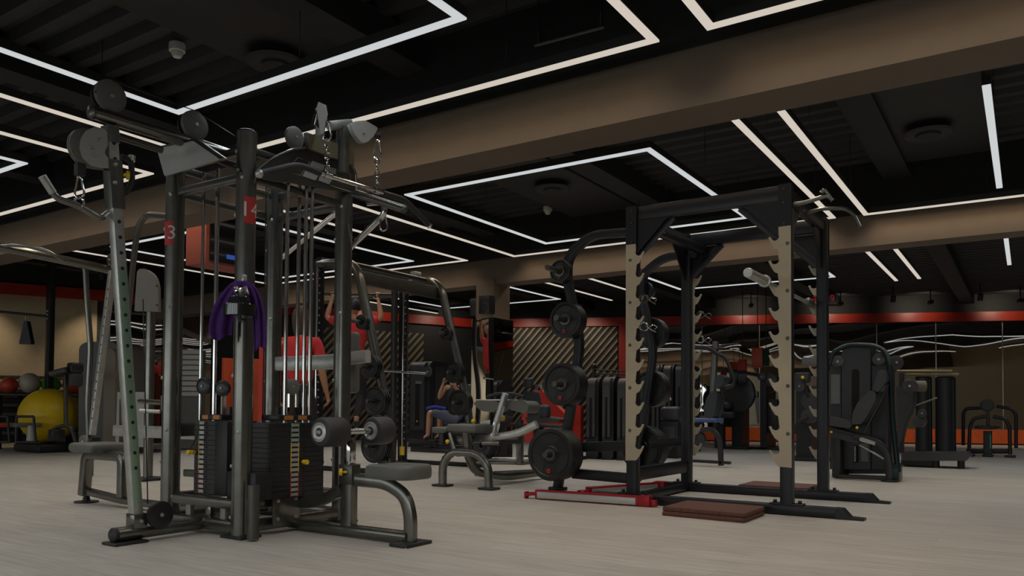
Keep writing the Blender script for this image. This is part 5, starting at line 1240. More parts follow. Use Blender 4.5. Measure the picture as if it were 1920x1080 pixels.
# grey machine with hooded top between smith leg and mirrored column
yy = 11.2
t = Thing('pec_machine', 'grey machine with a big curved hood left of the mirrored column', 'gym machine', tuple(Q(905, 830, yy).xy) + (0,))
P = [Q(893, 740, yy), Q(893, 690, yy), Q(900, 670, yy), Q(913, 672, yy), Q(918, 690, yy), Q(908, 700, yy), Q(898, 740, yy)]
t.part('hood', MB().prism(fillet(P + [P[0]], .06, 4)[:-1], (0, .3, 0), True), 'greyplastic'); t.part('strut', MB().beam([Q(905, 692, yy - .05), Q(892, 752, yy - .05)], .06, .07), 'gun_dark'); t.part('strut', MB().beam([Q(918, 690, yy), Q(906, 760, yy)], .05, .05), 'gun')
tubes(t, 'arm', [Q(908, 705, yy), Q(935, 698, yy)], .02); tubes(t, 'chrome_link', [Q(905, 722, yy - .1), Q(902, 745, yy - .1)], .02, 'chrome'); t.part('stack_guard', MB().rbox(Q(921, 745, yy + .2), (.2, .06, .6), .01), 'greyplastic'); t.part('base', MB().rbox((Q(905, 830, yy).x, yy + .2, .04), (.5, .6, .08), .01), 'blackplastic'); t.part('post', MB().beam([Q(905, 760, yy + .1), Vector((Q(905, 830, yy).x, yy + .1, .05))], .1, .1), 'gun_dark')

# ================================================================ LEFT SIDE
# second cable station behind the first
def L2(px, py, d): return at(px, py, d=d)
t = Thing('cable_station', 'second cable station with a slender perforated post and hoop handle at the far left', 'gym machine', tuple(at(190, 838, z=0.0).xy) + (0,))
D2 = 8.6
t.part('perforated_post', pp := MB().beam([L2(172, 815, D2), L2(211, 508, D2)], .065, .065, r=.004), 'steel')
for i in range(15):
    f = .1 + i * .056; c = L2(172, 815, D2).lerp(L2(211, 508, D2), f) - Vector((CAMR.col[2])) * -.0 + Vector((.02, -.03, 0)); t.part('pin_hole', MB().ball(c, .011, 8), 'cable')
t.part('post_socket', MB().rbox(L2(171, 824, D2), (.2, .1, .06), .01), 'blackplastic'); disc(t, L2(157, 829, D2 - .2), (0, -1, 0), .075, m='greyplastic')
t.part('top_boom', MB().tube([L2(-120, 432, 7.3), L2(0, 463, 7.9), L2(216, 508, 8.7)], .048, 16), 'gun'); tubes(t, 'hoop_handle', [L2(-20, 455, 7.8), L2(5, 462, 7.9), L2(28, 459, 7.9), L2(72, 465, 8), L2(96, 474, 8), L2(121, 490, 8.1)], .018, 'gun', .1)
disc(t, L2(208, 487, D2), (0, -1, 0), .065, m='gun_dark'); tubes(t, 'bent_tube', [L2(154, 497, D2), L2(160, 503, D2), L2(163, 560, D2), L2(170, 650, D2), L2(164, 760, D2), L2(166, 822, D2)], .03, 'gun', .1)
c_ = L2(168, 826, D2); t.part('pedestal', MB().beam([c_, (c_.x, c_.y, .01)], .07, .07), 'gun_dark')
t = Thing('weight_tower', 'tall light grey weight tower with a taupe panel at the left', 'gym machine', tuple(at(190, 770, d=13.2).xy) + (0,))
yy = at(180, 838, z=0).y
a, b = L2(148, 648, 13.2), L2(216, 832, 13.2)
t.part('tower_housing', MB().prism(fillet([L2(147, 838, 13.2), L2(148, 650, 13.2), L2(160, 641, 13.2), L2(212, 640, 13.2), L2(224, 652, 13.2), L2(226, 838, 13.2)], .12, 4), (-.2, .6, 0), True), 'tower_grey')
t.part('taupe_panel', MB().prism(fillet([L2(192, 836, 13.05), L2(196, 662, 13.05), L2(202, 653, 13.05), L2(212, 655, 13.05), L2(216, 665, 13.05), L2(216, 836, 13.05)], .05), (-.04, .1, 0), True), 'tower_tan', label='taupe front panel')
st = t.part('stack_frame', MB().prism([L2(216, 838, 12.7), L2(220, 735, 12.7), L2(276, 735, 12.7), L2(270, 838, 12.7)], (-.02, .06, 0)), 'paleplate'); t.part('stack_slot', MB().prism([L2(223, 830, 12.67), L2(224, 748, 12.67), L2(232, 748, 12.67), L2(230, 830, 12.67)], (0, .01, 0)), 'cable', st)
for i in range(13): t.part('number_mark', MB().box(L2(228, 770 + i * 4.2, 12.64), (.032, .003, .014)), 'yellow' if i < 6 else 'red', st)
c_ = L2(205, 838, 13.2); t.part('base', MB().rbox((c_.x, c_.y + .2, .03), (1.1, .8, .05), .01), 'blackplastic')
# pale hooded column with grey header
t = Thing('header_column', 'grey column with a large blank rounded header plate, left of the label 13 column', 'gym machine', tuple(at(283, 845, z=0).xy) + (0,))
D3 = 8.2
P = [L2(252, 583, D3), L2(257, 505, D3), L2(272, 503, D3), L2(290, 515, D3), L2(297, 535, D3), L2(297, 584, D3)]
t.part('header_plate', MB().prism(fillet(P, .1, 4), (-.02, .04, 0)), 'greyplastic', label='blank grey rounded header plate')
for py in (536, 572): t.part('bolt', MB().ball(L2(294, py, D3 - .02), .012, 8), 'cable')
pz = at(283, 845, z=0); t.part('column', MB().cyl((L2(283, 590, D3 + .1).x, L2(283, 590, D3 + .1).y, .02), L2(284, 520, D3 + .1), .048, 18), 'gun'); t.part('foot', MB().rbox((L2(283, 590, D3 + .1).x, L2(283, 590, D3 + .1).y, .015), (.3, .3, .03), .01), 'blackplastic')
tubes(t, 'side_arm', [L2(262, 770, D3), L2(300, 772, D3)], .02, 'steel')

# preacher pad stand
t = Thing('preacher_stand', 'black pad on a slim post before the exercise balls', 'gym machine', tuple(at(124, 836, z=0).xy) + (0,))
D4 = 12.3
t.part('arm_pad', MB().beam([L2(102, 702, D4), L2(132, 694, D4)], .3, .09, r=.03), 'paddark'); t.part('pad_head', MB().rbox(L2(141, 690, D4), (.16, .2, .16), .03), 'blackplastic'); t.part('side_pad', MB().rbox(L2(142, 712, D4), (.12, .2, .22), .04), 'paddark')
t.part('post', MB().beam([L2(123, 702, D4), L2(124, 797, D4)], .055, .055), 'gun_dark'); tubes(t, 'leg', [L2(92, 826, D4), L2(100, 803, D4), L2(124, 797, D4), L2(134, 803, D4), L2(143, 833, D4)], .03); t.part('seat_block', MB().rbox(L2(106, 815, D4), (.16, .2, .18), .03), 'tube')

# post with cross bar and hanging rope handle
D5 = 14.3; pz = L2(92, 700, D5)
t = Thing('rig_post', 'thin dark rig post with a cross bar running to the left edge', 'rig', (pz.x, pz.y, 0))
t.part('post', MB().beam([(pz.x, pz.y, .02), (pz.x, pz.y, HC - .01)], .14, .1, up=(0, 1, 0)), 'black'); t.part('foot', MB().rbox((pz.x, pz.y, .015), (.34, .3, .03), .01), 'black')
t.part('cross_bar', MB().tube([L2(90, 593, D5), L2(-120, 573, D5 - .4)], .022, 10), 'black')
for py in (583, 590, 597): t.part('bolt', MB().ball(L2(89, py, D5 - .08), .02, 8), 'steel')
c = L2(48, 598, D5 - .05); mb = MB(); P = [L2(45, 602, D5 - .05), L2(50, 602, D5 - .05), L2(58, 642, D5 - .05), L2(57, 645, D5 - .05), L2(36, 645, D5 - .05), L2(36, 641, D5 - .05)]
t = Thing('hanging_strap', 'black triangular strap hanging from the cross bar at the far left', 'strap', tuple(P[4]))
t.part('strap', MB().prism(P, (-.03, .08, 0)), 'rubber'); t.part('ring', MB().tube([L2(48, 588, D5 - .05), L2(49, 602, D5 - .05)], .012, 8), 'steel')

# ball shelf and balls
D6 = 14.6
cL = at(66, 832, z=0); 
t = Thing('ball_rack', 'dark rack with pale wood slats along the left wall, holding the exercise balls', 'rack', tuple(L2(60, 800, D6).xy) + (0,))
for py in (743, 760, 777, 795, 812): t.part('shelf_slat', MB().beam([L2(-60, py - 1, D6 - .6), L2(144, py + 1, D6 + .5)], .12, .055), 'tower_tan')
t.part('shelf', MB().beam([L2(-60, 739, D6 - .9), L2(150, 742, D6 + .3)], .42, .03), 'tower_tan'); t.part('back_board', MB().beam([L2(-60, 780, D6 - .3), L2(150, 780, D6 + .8)], .03, 1.0), 'wallblack')
for py in (708, 721, 733): t.part('wall_slat', MB().beam([L2(-60, py - 2, D6 - .4), L2(150, py + 2, D6 + .9)], .03, .07), 'tower_tan')
for px in (0, 37, 82, 128): 
    p = L2(px, 760, D6 - .25 + px * .005 - .25); t.part('upright', MB().box((p.x, p.y, .5), (.06, .06, 1.0)), 'black')
for px, r, mt, l in ((17, .145, 'ballred', 'small red ball on the shelf, leftmost'), (55, .185, 'cream', 'cream ball on the shelf above the big yellow ball'), (95, .165, 'ballgreen', 'green ball on the shelf, behind the rig post'), (137, .18, 'ballred', 'red ball on the shelf beside the grey tower')):
    b_ = L2(px, 741, D6 - .5 + px * .005); single('exercise_ball', MB().ball((b_.x, b_.y, b_.z + r + .035), r, 32), mt, l, 'exercise ball', 'exercise balls on the shelf')
b_ = at(95, 829, d=13.6); 
t_ = L2(91, 779, 13.5); single('exercise_ball', MB().ball((t_.x, t_.y, t_.z), .46, 48, (1, 1, 1)), 'ballyellow', 'very large yellow exercise ball', 'exercise ball')
t_ = L2(136, 776, 14.35); single('exercise_ball', MB().ball((t_.x, t_.y, t_.z), .3, 40), 'balllime', 'lime green ball between the big yellow ball and the grey tower', 'exercise ball')
t = Thing('ball_cradle', 'low dark cradle that carries the big yellow ball and the lime ball', 'stand', tuple(L2(110, 828, 13.6).xy) + (0,))
c_ = L2(91, 779, 13.5); t.part('cradle', MB().rbox((c_.x, c_.y, .07), (.9, .7, .13), .03), 'black'); c_ = L2(136, 776, 14.35); t.part('cradle', MB().rbox((c_.x, c_.y, .14), (.5, .5, .28), .03), 'black'); t.part('cradle_link', MB().beam([(c_.x, c_.y, .05), (c_.x - .2, c_.y - .5, .05)], .1, .06), 'black')
for px, pw_, l in ((3, 11, 'leftmost low black metal frame stand with a red top'), (47, 16, 'low black metal frame stand at the far left, beside the rig post')):
    D7 = 12.6; t = Thing('frame_stand', l, 'stand', tuple(at(px, 836, z=0).xy) + (0,), group=None)
    for a, b in ((px - pw_, px - pw_ - 1), (px + pw_, px + pw_ + 4)): tubes(t, 'leg', [L2(a, 781, D7), L2(b, 829, D7)], .02, 'black')
    tubes(t, 'rail', [L2(px - pw_, 781, D7), L2(px + pw_, 781, D7)], .02, 'black'); tubes(t, 'rail', [L2(px - pw_, 829, D7), L2(px + pw_ + 4, 829, D7)], .02, 'black')
    t.part('top', MB().rbox(L2(px, 797, D7 + .2), (.3, .4, .07), .02), 'ballred' if 'red' in l else 'greyplastic'); 
    if 'red' not in l: t.part('cone', MB().cyl(L2(58, 829, D7 + .1), L2(57, 798, D7 + .1), .07, 14, .04), 'paleplate')
# ---- hanging screen box with red side, left of the label 14 column
yy = at(365, 440, d=8.8).y; a, b = Q(350, 395, yy), Q(386, 492, yy)
t = Thing('hanging_screen', 'wall monitor in a red box hung from the ceiling behind the cable machine', 'screen', ((a.x + b.x) / 2, yy + .5, b.z))
t.part('box', MB().box2((a.x, yy, b.z), (b.x, yy + .62, a.z)), 'boxred', label='orange red side of the box'); t.part('screen', MB().box2((b.x, yy + .04, b.z + .03), (b.x + .02, yy + .58, a.z - .03)), 'blackgloss')
t.part('red_edge', MB().box2((b.x, yy, a.z), (b.x + .03, yy + .62, a.z + .03)), 'red'); t.part('mount', MB().cyl(((a.x + b.x) / 2, yy + .5, a.z), ((a.x + b.x) / 2, yy + .5, HC + .02), .04, 12), 'black')
t.part('screen_reflection', MB().box2((b.x + .021, yy + .25, b.z + .08), (b.x + .024, yy + .55, b.z + .13)), mat('blue_reflection_glow', (.02, .05, .2), .4, emit=(.05, .15, .7), es=.35), label='blue reflection painted on the screen')  # blue reflection on the screen, painted as a glowing line
# ---- speakers, spot, clock, detectors, diffusers, stand-in panels for reflections
c = at(913, 572, y=9.5); t = Thing('loudspeaker', 'black loudspeaker mounted on the mirrored column', 'loudspeaker', (c.x, 9.5, c.z - .14)); t.part('cabinet', MB().rbox((c.x, 9.5, c.z), (.19, .16, .27), .01), 'blackplastic'); t.part('bracket', MB().beam([(c.x, 9.57, c.z + .16), (c.x, 9.66, c.z + .16)], .05, .03), 'tower_tan'); t.part('grille', MB().lathe((c.x + .02, 9.415, c.z - .03), (0, -1, 0), [(0, .06), (.005, .055), (.006, 0)], 24), 'cable')
c = at(894, 577, y=9.85); t = Thing('loudspeaker', 'smaller black loudspeaker left of the mirrored column', 'loudspeaker', (c.x, 9.85, c.z - .12)); t.part('cabinet', MB().rbox((c.x, 9.85, c.z), (.13, .2, .26), .01), 'blackplastic'); t.part('bracket', MB().beam([(c.x + .05, 9.85, c.z), (-6.98, 9.85, c.z)], .03, .04), 'black')
c = at(1544, 560, y=14.5); t = Thing('wall_clock', 'red digital clock with glowing digits, behind the back right rack post', 'clock', (c.x, 14.5, c.z - .08))
t.part('case', MB().rbox((c.x, 14.5, c.z), (.42, .05, .15), .01), 'blackplastic'); M['reddigit'] = mat('red_led_digits', (.1, 0, 0), .5, emit=(.9, .02, .03), es=.35)
t.part('drop_rod', MB().cyl((c.x, 14.5, c.z + .07), (c.x, 14.5, HC), .012, 8), 'black')
for k_ in (-.15, -.06, .06, .15):
    sg = MB()
    for (x, z, w_, h_) in ((0, .045, .04, .008), (0, 0, .04, .008), (0, -.045, .04, .008), (.022, .022, .008, .04), (.022, -.022, .008, .04), (-.022, -.022 if k_ < 0 else .022, .008, .04)): sg.box((c.x + k_ + x, 14.472, c.z + z), (w_, .003, h_))
    t.part('digit', sg, 'reddigit', label='glowing red digit')
for (px, py, l) in ((332, 106, 'white smoke detector on the ceiling at the upper left'), (1027, 401, 'white smoke detector on the ceiling above the storage arm')):
    c = at(px, py, z=3.5); t = Thing('smoke_detector', l, 'smoke detector', (c.x, c.y, c.z)); t.part('base', MB().lathe((c.x, c.y, HC), (0, 0, -1), [(0, .06), (.03, .062), (.06, .06)], 24), 'white'); t.part('cap', MB().lathe((c.x, c.y, HC - .06), (0, 0, -1), [(0, .045), (.02, .045), (.045, .03), (.046, 0)], 24), 'white')
for (px, py, l) in ((517, 118, 'round black ceiling diffuser above the cable machine'), (1740, 250, 'round black ceiling diffuser at the upper right'), (1035, 354, 'round black ceiling diffuser inside the middle white rectangle')):
    c = at(px, py, z=3.36); t = Thing('ceiling_diffuser', l, 'air diffuser', (c.x, c.y, 3.34)); t.part('rim', MB().lathe((c.x, c.y, 3.38), (0, 0, -1), [(0, .2), (.02, .22), (.035, .2), (.03, .16)], 36), 'duct'); t.part('cone', MB().lathe((c.x, c.y, 3.38), (0, 0, -1), [(0, .12), (.05, .1), (.055, 0)], 30), 'ceilblack'); t.part('duct_neck', MB().cyl((c.x, c.y, 3.38), (c.x, c.y, HC + .02), .16, 24), 'ceilblack')
k = 60
for (x, y, sx, sy) in ((-.7, 8.0, .42, 1.5), (-4.75, 8.2, .5, 1.7), (-4.6, 3.0, .45, 1.2), (-2.4, 3.2, .5, 1.0), (-9.2, 7.6, .5, 1.5)):
    struct('trim_%d' % k, MB().rbox((x, y, 3.5), (sx * 2, sy * 2 if sy < 1.3 else 2.6, .16), .03), 'duct'); k += 1
a, b = at(1003, 86, z=3.3), at(1133, 51, z=3.3)
t = Thing('lighting_track', 'thin grey lighting track on the ceiling, top centre', 'lighting track', tuple((a + b) / 2)); t.part('rail', MB().beam([a, b], .02, .02), 'greyplastic'); 
for q in (.05, .95): p = a.lerp(b, q); t.part('hanger', MB().cyl(p, (p.x, p.y, HC + .02), .006, 6), 'black')
for p0_, p1_, z_, mt, l in ((1410, 1431, (652, 689), 'orange', 'orange panel standing in for a mirror reflection, the higher one'), (1385, 1400, (674, 716), 'red', 'red panel standing in for a mirror reflection, the lower one'), (1431, 1442, (656, 686), 'green', 'dark green panel standing in for a reflection, beside the orange one')):  # added panels standing in for coloured reflections in the mirrors
    a, b = Q(p0_, z_[0], 17.2), Q(p1_, z_[1], 17.2); mt2 = {'green': mat('dark_green_panel', (.01, .05, .03), .8)}.get(mt, mt)
    t = Thing('reflection_panel', l, 'stand-in panel', ((a.x + b.x) / 2, 17.2, b.z)); t.part('cloth', MB().rbox(((a.x + b.x) / 2, 17.2, (a.z + b.z) / 2), (b.x - a.x, .1, a.z - b.z), .02), mt2); t.part('cord', MB().cyl(((a.x + b.x) / 2, 17.2, a.z - .01), ((a.x + b.x) / 2, 17.2, HC + .02), .008, 6), 'black')
# framed wall spots that wash the walls, on the ceiling in front of them
def wall_spot(base, n_, label, e=45, col=(1, .85, .65), z=3.3, aim=1.9, off=1.1, size=70):
    p = base + n_ * off
    t = Thing('wall_spotlight', label, 'spotlight', (p.x, p.y, z), group='spotlights washing the walls')
    d_ = (Vector((base.x, base.y, aim)) - Vector((p.x, p.y, z))).normalized()
    t.part('can', MB().lathe((p.x, p.y, z), d_, [(-.09, .02), (-.085, .05), (.05, .055), (.05, .048), (.0, .04), (.0, .0)], 20), 'black'); t.part('stem', MB().cyl((p.x, p.y, z + .02), (p.x, p.y, HC + .03), .012, 8), 'black')
    li = bpy.data.lights.new('spot', 'SPOT'); li.energy = e; li.color = col; li.spot_size = math.radians(size); li.spot_blend = .8; li.shadow_soft_size = .03
    lo = bpy.data.objects.new('light_source', li); COL.objects.link(lo); lo.parent = t.o; lo.location = d_ * .06; lo.rotation_euler = d_.to_track_quat('-Z', 'Y').to_euler()
for i, s in enumerate((-2.5, -.4, 1.6)): wall_spot(wl(s), nL, 'spotlight washing the tan wall, number %d from the left' % (i + 1) if False else ['spotlight washing the tan wall outside the left edge', 'spotlight washing the tan wall above the exercise balls', 'spotlight washing the tan wall beside the mirror'][i], aim=1.2, e=60)
for i, px in enumerate((1400, 1560, 1720, 1880, 2050)):
    s = along(px, WC, dirR); wall_spot(wr(s), nR, ['spotlight over the mirrors right of the middle rack post', 'spotlight over the mirrors right of the back right rack post', 'spotlight over the mirrors above the round pillars', 'spotlight over the mirrors near the right edge', 'spotlight over the mirrors outside the right edge'][i], aim=3.3, e=14, off=1.0, size=100)
for i, px in enumerate((985, 1100)):
    s = along(px, WC, dirR); wall_spot(wr(s), nR, ['spotlight over the left half of the slatted wall', 'spotlight over the right half of the slatted wall'][i], aim=1.8, e=38, off=1.6, size=90)
for i, px in enumerate((700, 830)):
    s = along(px, WB, dirL); wall_spot(wl(s), nL, ['spotlight over the left wall behind the smith machine', 'spotlight over the left wall beside the mirrored column'][i], aim=2.6, e=20, off=1.4, size=100)

# grey louvred locker and red partition behind the cable machine
a, b = L2(340, 655, 14.2), L2(373, 842, 14.2)
t = Thing('storage_locker', 'grey louvred locker between the label 13 column and the guide rods', 'locker', ((a.x + b.x) / 2, (a.y + b.y) / 2, 0))
w_ = (Vector((b.x, b.y, 0)) - Vector((a.x, a.y, 0))); n_ = Vector((-w_.y, w_.x, 0)).normalized()
t.part('body', MB().prism([(a.x, a.y, .02), (b.x, b.y, .02), (b.x, b.y, a.z), (a.x, a.y, a.z)], n_ * .4), 'greyplastic')
for i in range(9): z = a.z - .08 - i * .095; t.part('louvre', MB().prism([(a.x, a.y, z), (b.x, b.y, z), (b.x, b.y, z + .07), (a.x, a.y, z + .07)], n_ * -.02), 'paleplate')
t.part('plinth', MB().prism([(a.x, a.y, 0), (b.x, b.y, 0), (b.x, b.y, .03), (a.x, a.y, .03)], n_ * .38), 'black')
for (p0_, p1_, py0, d_, l, mt) in ((486, 524, 640, 13.6, 'red partition panel behind the back column of the cable machine', 'red'), (432, 470, 672, 13.9, 'orange red shelf unit behind the label 14 column', 'orange')):
    a, b = L2(p0_, py0, d_), L2(p1_, 840, d_); t = Thing('red_partition' if mt == 'red' else 'shelf_unit', l, 'partition' if mt == 'red' else 'shelf', ((a.x + b.x) / 2, (a.y + b.y) / 2, 0))
    w_ = (Vector((b.x, b.y, 0)) - Vector((a.x, a.y, 0))); n_ = Vector((-w_.y, w_.x, 0)).normalized()
    if mt == 'red': t.part('panel', MB().prism([(a.x, a.y, .0), (b.x, b.y, .0), (b.x, b.y, a.z), (a.x, a.y, a.z)], n_ * .1), 'red'); t.part('cap_rail', MB().beam([(a.x, a.y, a.z), (b.x, b.y, a.z)], .12, .03), 'stripred')
    else:
        for q in (a, b): t.part('side_panel', MB().box((q.x, q.y, a.z / 2), (.06, .3, a.z)), 'orange')
        for k_ in range(4): z = .05 + (a.z - .1) * k_ / 3; t.part('shelf', MB().prism([(a.x, a.y, z), (b.x, b.y, z), (b.x, b.y, z + .04), (a.x, a.y, z + .04)], n_ * .3), 'orange')
        for k_ in range(3):
            for q in (.3, .7): z = .09 + (a.z - .1) * k_ / 3; p = Vector((a.x, a.y, 0)).lerp(Vector((b.x, b.y, 0)), q) + n_ * .15; t.part('boxed_item', MB().rbox((p.x, p.y, z + .12), (.09, .12, .22), .02), ['paddark', 'greyplastic', 'stripred'][k_])

for i, px in enumerate((1450, 1640, 1790, 1960)):  # spots added to brighten the dark plinth
    s = along(px, WC, dirR); wall_spot(wr(s), nR, ['added spotlight brightening the orange plinth behind the rack', 'added spotlight brightening the orange plinth behind the big machine', 'added spotlight brightening the orange plinth behind the round pillars', 'added spotlight brightening the orange plinth outside the right edge'][i], aim=.2, e=70, off=1.6, size=80)
# ================================================================ PEOPLE
def grow(verts, edges, rad, root=0, sub=2):
    """one continuous surface grown over connected joints"""
    me = bpy.data.meshes.new('grow'); me.from_pydata([tuple(v) for v in verts], edges, []); ob = bpy.data.objects.new('grow', me); COL.objects.link(ob)
    sk = ob.modifiers.new('skin', 'SKIN'); sk.use_smooth_shade = True; sk.branch_smoothing = .5
    for i, s_ in enumerate(me.skin_vertices[0].data):
        r = rad[i]; s_.radius = r if isinstance(r, (tuple, list)) else (r, r); s_.use_root = (i == root)
    ss = ob.modifiers.new('sub', 'SUBSURF'); ss.levels = sub; ss.render_levels = sub
    dg = bpy.context.evaluated_depsgraph_get(); dg.update(); m2 = bpy.data.meshes.new_from_object(ob.evaluated_get(dg))
    mb = MB(); mb.add([v.co.copy() for v in m2.vertices], [list(p_.vertices) for p_ in m2.polygons], True)
    bpy.data.objects.remove(ob); bpy.data.meshes.remove(me); bpy.data.meshes.remove(m2); return mb
def add_hand(V, E, R, wrist, iw, dirv, palm, s=1.0, curl=.5):
    """palm, thumb and four bent fingers hung on the wrist joint"""
    d = dirv.normalized(); pn = palm.normalized(); side = d.cross(pn).normalized()
    def av(p, r, par): V.append(p); R.append(r); E.append((par, len(V) - 1)); return len(V) - 1
    c = av(wrist + d * .045 * s, (.026 * s, .016 * s), iw); k0 = av(wrist + d * .085 * s, (.03 * s, .014 * s), c)
    for i, (off, ln) in enumerate(((.03, .068), (.01, .078), (-.01, .072), (-.03, .056))):
        a = av(wrist + d * .095 * s + side * off * s, .0095 * s, k0); b_ = av(V[a] + (d * .6 + pn * curl * .6).normalized() * ln * .5 * s, .0088 * s, a); av(V[b_] + (d * .3 + pn * curl * 1.4).normalized() * ln * .5 * s, .0078 * s, b_)
    a = av(wrist + d * .04 * s + side * .035 * s, .011 * s, c); b_ = av(V[a] + (d * .7 + side * .6 + pn * .3).normalized() * .04 * s, .0105 * s, a); av(V[b_] + (d * .9 + side * .1 + pn * .5).normalized() * .03 * s, .009 * s, b_)
def figure(label, J, loc, head_dir, shirt, trousers, shoes, hair, skin, sleeve=.45, legcut=1.0, extra=None, hair_long=0.0, face=True):
    """J: joint name -> place point"""
    t = Thing('person', label, 'person', loc)
    J = {k_: Vector(v) for k_, v in J.items()}
    names_ = ['pelvis', 'waist', 'chest', 'neck', 'head0']; V = [J['pelvis'], J['waist'], J['chest'], J['neck'], J['head'] - Vector((0, 0, .07))]
    R = [(.12, .09), (.105, .08), (.12, .085), .05, (.058, .066)]; E = [(0, 1), (1, 2), (2, 3), (3, 4)]
    def av(p, r, par): V.append(Vector(p)); R.append(r); E.append((par, len(V) - 1)); return len(V) - 1
    idx = {}
    for s_ in 'lr':
        a = av(J['sh' + s_], .058, 2); b_ = av(J['el' + s_], .042, a); m_ = av(J['el' + s_].lerp(J['wr' + s_], .3), .042, b_); c = av(J['wr' + s_], .026, m_); idx['wr' + s_] = c
        d_ = J.get('hd' + s_, J['wr' + s_] - J['el' + s_]); add_hand(V, E, R, V[c], c, d_, J.get('pm' + s_, Vector((0, 0, -1)).cross(d_).cross(d_) if False else Vector((-.5, .8, .1))), 1.05, .6)
        h = av(J['hip' + s_], .075, 0); k_ = av(J['kn' + s_], .056, h); cf = av(J['kn' + s_].lerp(J['an' + s_], .3), .055, k_); an = av(J['an' + s_], .036, cf); ft = av(J['toe' + s_], (.042, .028), an)
    body = t.part('body', grow(V, E, R), skin)
    # head: egg with nose, brow, ears, eyes and mouth
    H = J['head']; f_ = Vector(head_dir).normalized(); s_ = f_.cross(Vector((0, 0, 1))).normalized(); u_ = Vector((0, 0, 1))
    hm = MB(); n_ = 28; vs = []; m_ = 20
    for i in range(m_ + 1):
        th = PI * i / m_
        for k_ in range(n_):
            a = 2 * PI * k_ / n_; x, y, z = math.sin(th) * math.cos(a), math.sin(th) * math.sin(a), math.cos(th)
            rz = .118; rx = .075 * (1 - .22 * max(0, -z)); ry = .094 * (1 - .08 * max(0, -z)); yy = y
            fr = max(0, y); nose = .02 * math.exp(-((x / .16) ** 2)) * math.exp(-(((z + .12) / .16) ** 2)) * fr; brow = .005 * math.exp(-(((z - .16) / .08) ** 2)) * fr; eye = -.007 * (math.exp(-(((x - .42) / .18) ** 2)) + math.exp(-(((x + .42) / .18) ** 2))) * math.exp(-(((z - .03) / .1) ** 2)) * fr; chin = .008 * math.exp(-(((z + .75) / .15) ** 2)) * fr
            vs.append(H + s_ * x * rx + f_ * (y * ry + nose + brow + eye + chin) + u_ * z * rz)
    hm.add(vs, [(i * n_ + k_, (i + 1) * n_ + k_, (i + 1) * n_ + (k_ + 1) % n_, i * n_ + (k_ + 1) % n_) for i in range(m_) for k_ in range(n_)], True)
    for q in (-1, 1): hm.add(*(lambda b: (b.v, b.f, True))(MB().ball(H + s_ * q * .076 - f_ * .005, .02, 12, (.5 if abs(s_.x) > .5 else 1, 1 if abs(s_.x) > .5 else .5, 1.5))))
    t.part('head', hm, skin)
    for q in (-1, 1): e_ = t.part('eye', MB().ball(H + s_ * q * .031 + f_ * .081 + u_ * .004, .011, 12), 'white'); t.part('iris', MB().ball(H + s_ * q * .031 + f_ * .0905 + u_ * .004, .005, 8), 'cable', e_)
    t.part('mouth', MB().ball(H + f_ * .081 - u_ * .062, .02, 12, (1 if abs(s_.x) > .4 else .4, .4 if abs(s_.x) > .4 else 1, .25)), 'lips')
    hr = MB(); vs = []
    for i in range(m_ + 1):
        th = PI * i / m_
        for k_ in range(n_):
            a = 2 * PI * k_ / n_; x, y, z = math.sin(th) * math.cos(a), math.sin(th) * math.sin(a), math.cos(th)
            on = 1.0 if (z > .35 + .3 * y) or (y < .25 and z > -.45 - hair_long) else .0
            g_ = 1.11 if on else .86
            vs.append(H + s_ * x * .077 * g_ + f_ * (y * .095 * g_ - .004) + u_ * z * .12 * g_ - (u_ * hair_long * .14 * max(0, -z) if y < .2 else Vector()))
    hr.add(vs, [(i * n_ + k_, (i + 1) * n_ + k_, (i + 1) * n_ + (k_ + 1) % n_, i * n_ + (k_ + 1) % n_) for i in range(m_) for k_ in range(n_)], True)
    t.part('hair', hr, hair)
    # shirt
    V = [J['pelvis'] + (J['waist'] - J['pelvis']) * .05, J['waist'], J['chest'], J['chest'].lerp(J['neck'], .85)]; R = [(.19, .145), (.17, .13), (.2, .15), .1]; E = [(0, 1), (1, 2), (2, 3)]
    if sleeve > 0:
        for q in 'lr': a = av(J['sh' + q], .08, 2); av(J['sh' + q].lerp(J['el' + q], sleeve * 2 if sleeve * 2 < .95 else .9), .06, a)
    t.part('shirt', grow(V, E, R), shirt)
    V = [J['pelvis'] + Vector((0, 0, .04)), J['pelvis'] - Vector((0, 0, .02))]; R = [(.165, .125), (.165, .128)]; E = [(0, 1)]
    for q in 'lr':
        h = av(J['hip' + q], .104, 1); e1 = J['hip' + q].lerp(J['kn' + q], min(1, legcut * 2)); k_ = av(e1, .076 if legcut < .5 else .072, h)
        if legcut > .5: c = av(J['kn' + q].lerp(J['an' + q], .3), .068, k_); av(J['kn' + q].lerp(J['an' + q], .96), .05, c)
    t.part('trousers' if legcut > .5 else 'shorts', grow(V, E, R), trousers)
    for q in 'lr':
        V = [J['an' + q] - Vector((0, 0, .01)), J['an' + q] + (J['toe' + q] - J['an' + q]) * .2 + Vector((0, 0, -.025)), J['toe' + q]]; t.part('shoe', grow(V, [(0, 1), (1, 2)], [(.05, .05), (.052, .045), (.05, .034)]), shoes)
    return t
M['skin'] = mat('skin', (.42, .2, .11), .5, noise=.06); M['skinpale'] = mat('skin_light', (.42, .22, .13), .5, noise=.06); M['lips'] = mat('lips', (.3, .09, .07), .5)
M['hairbrown'] = mat('brown_hair', (.06, .032, .018), .6, noise=.3, nscale=60, stretch=(4, 4, .6)); M['hairblack'] = mat('black_hair', (.015, .012, .01), .6, noise=.3); M['hairginger'] = mat('ginger_hair', (.3, .12, .05), .6, noise=.3)
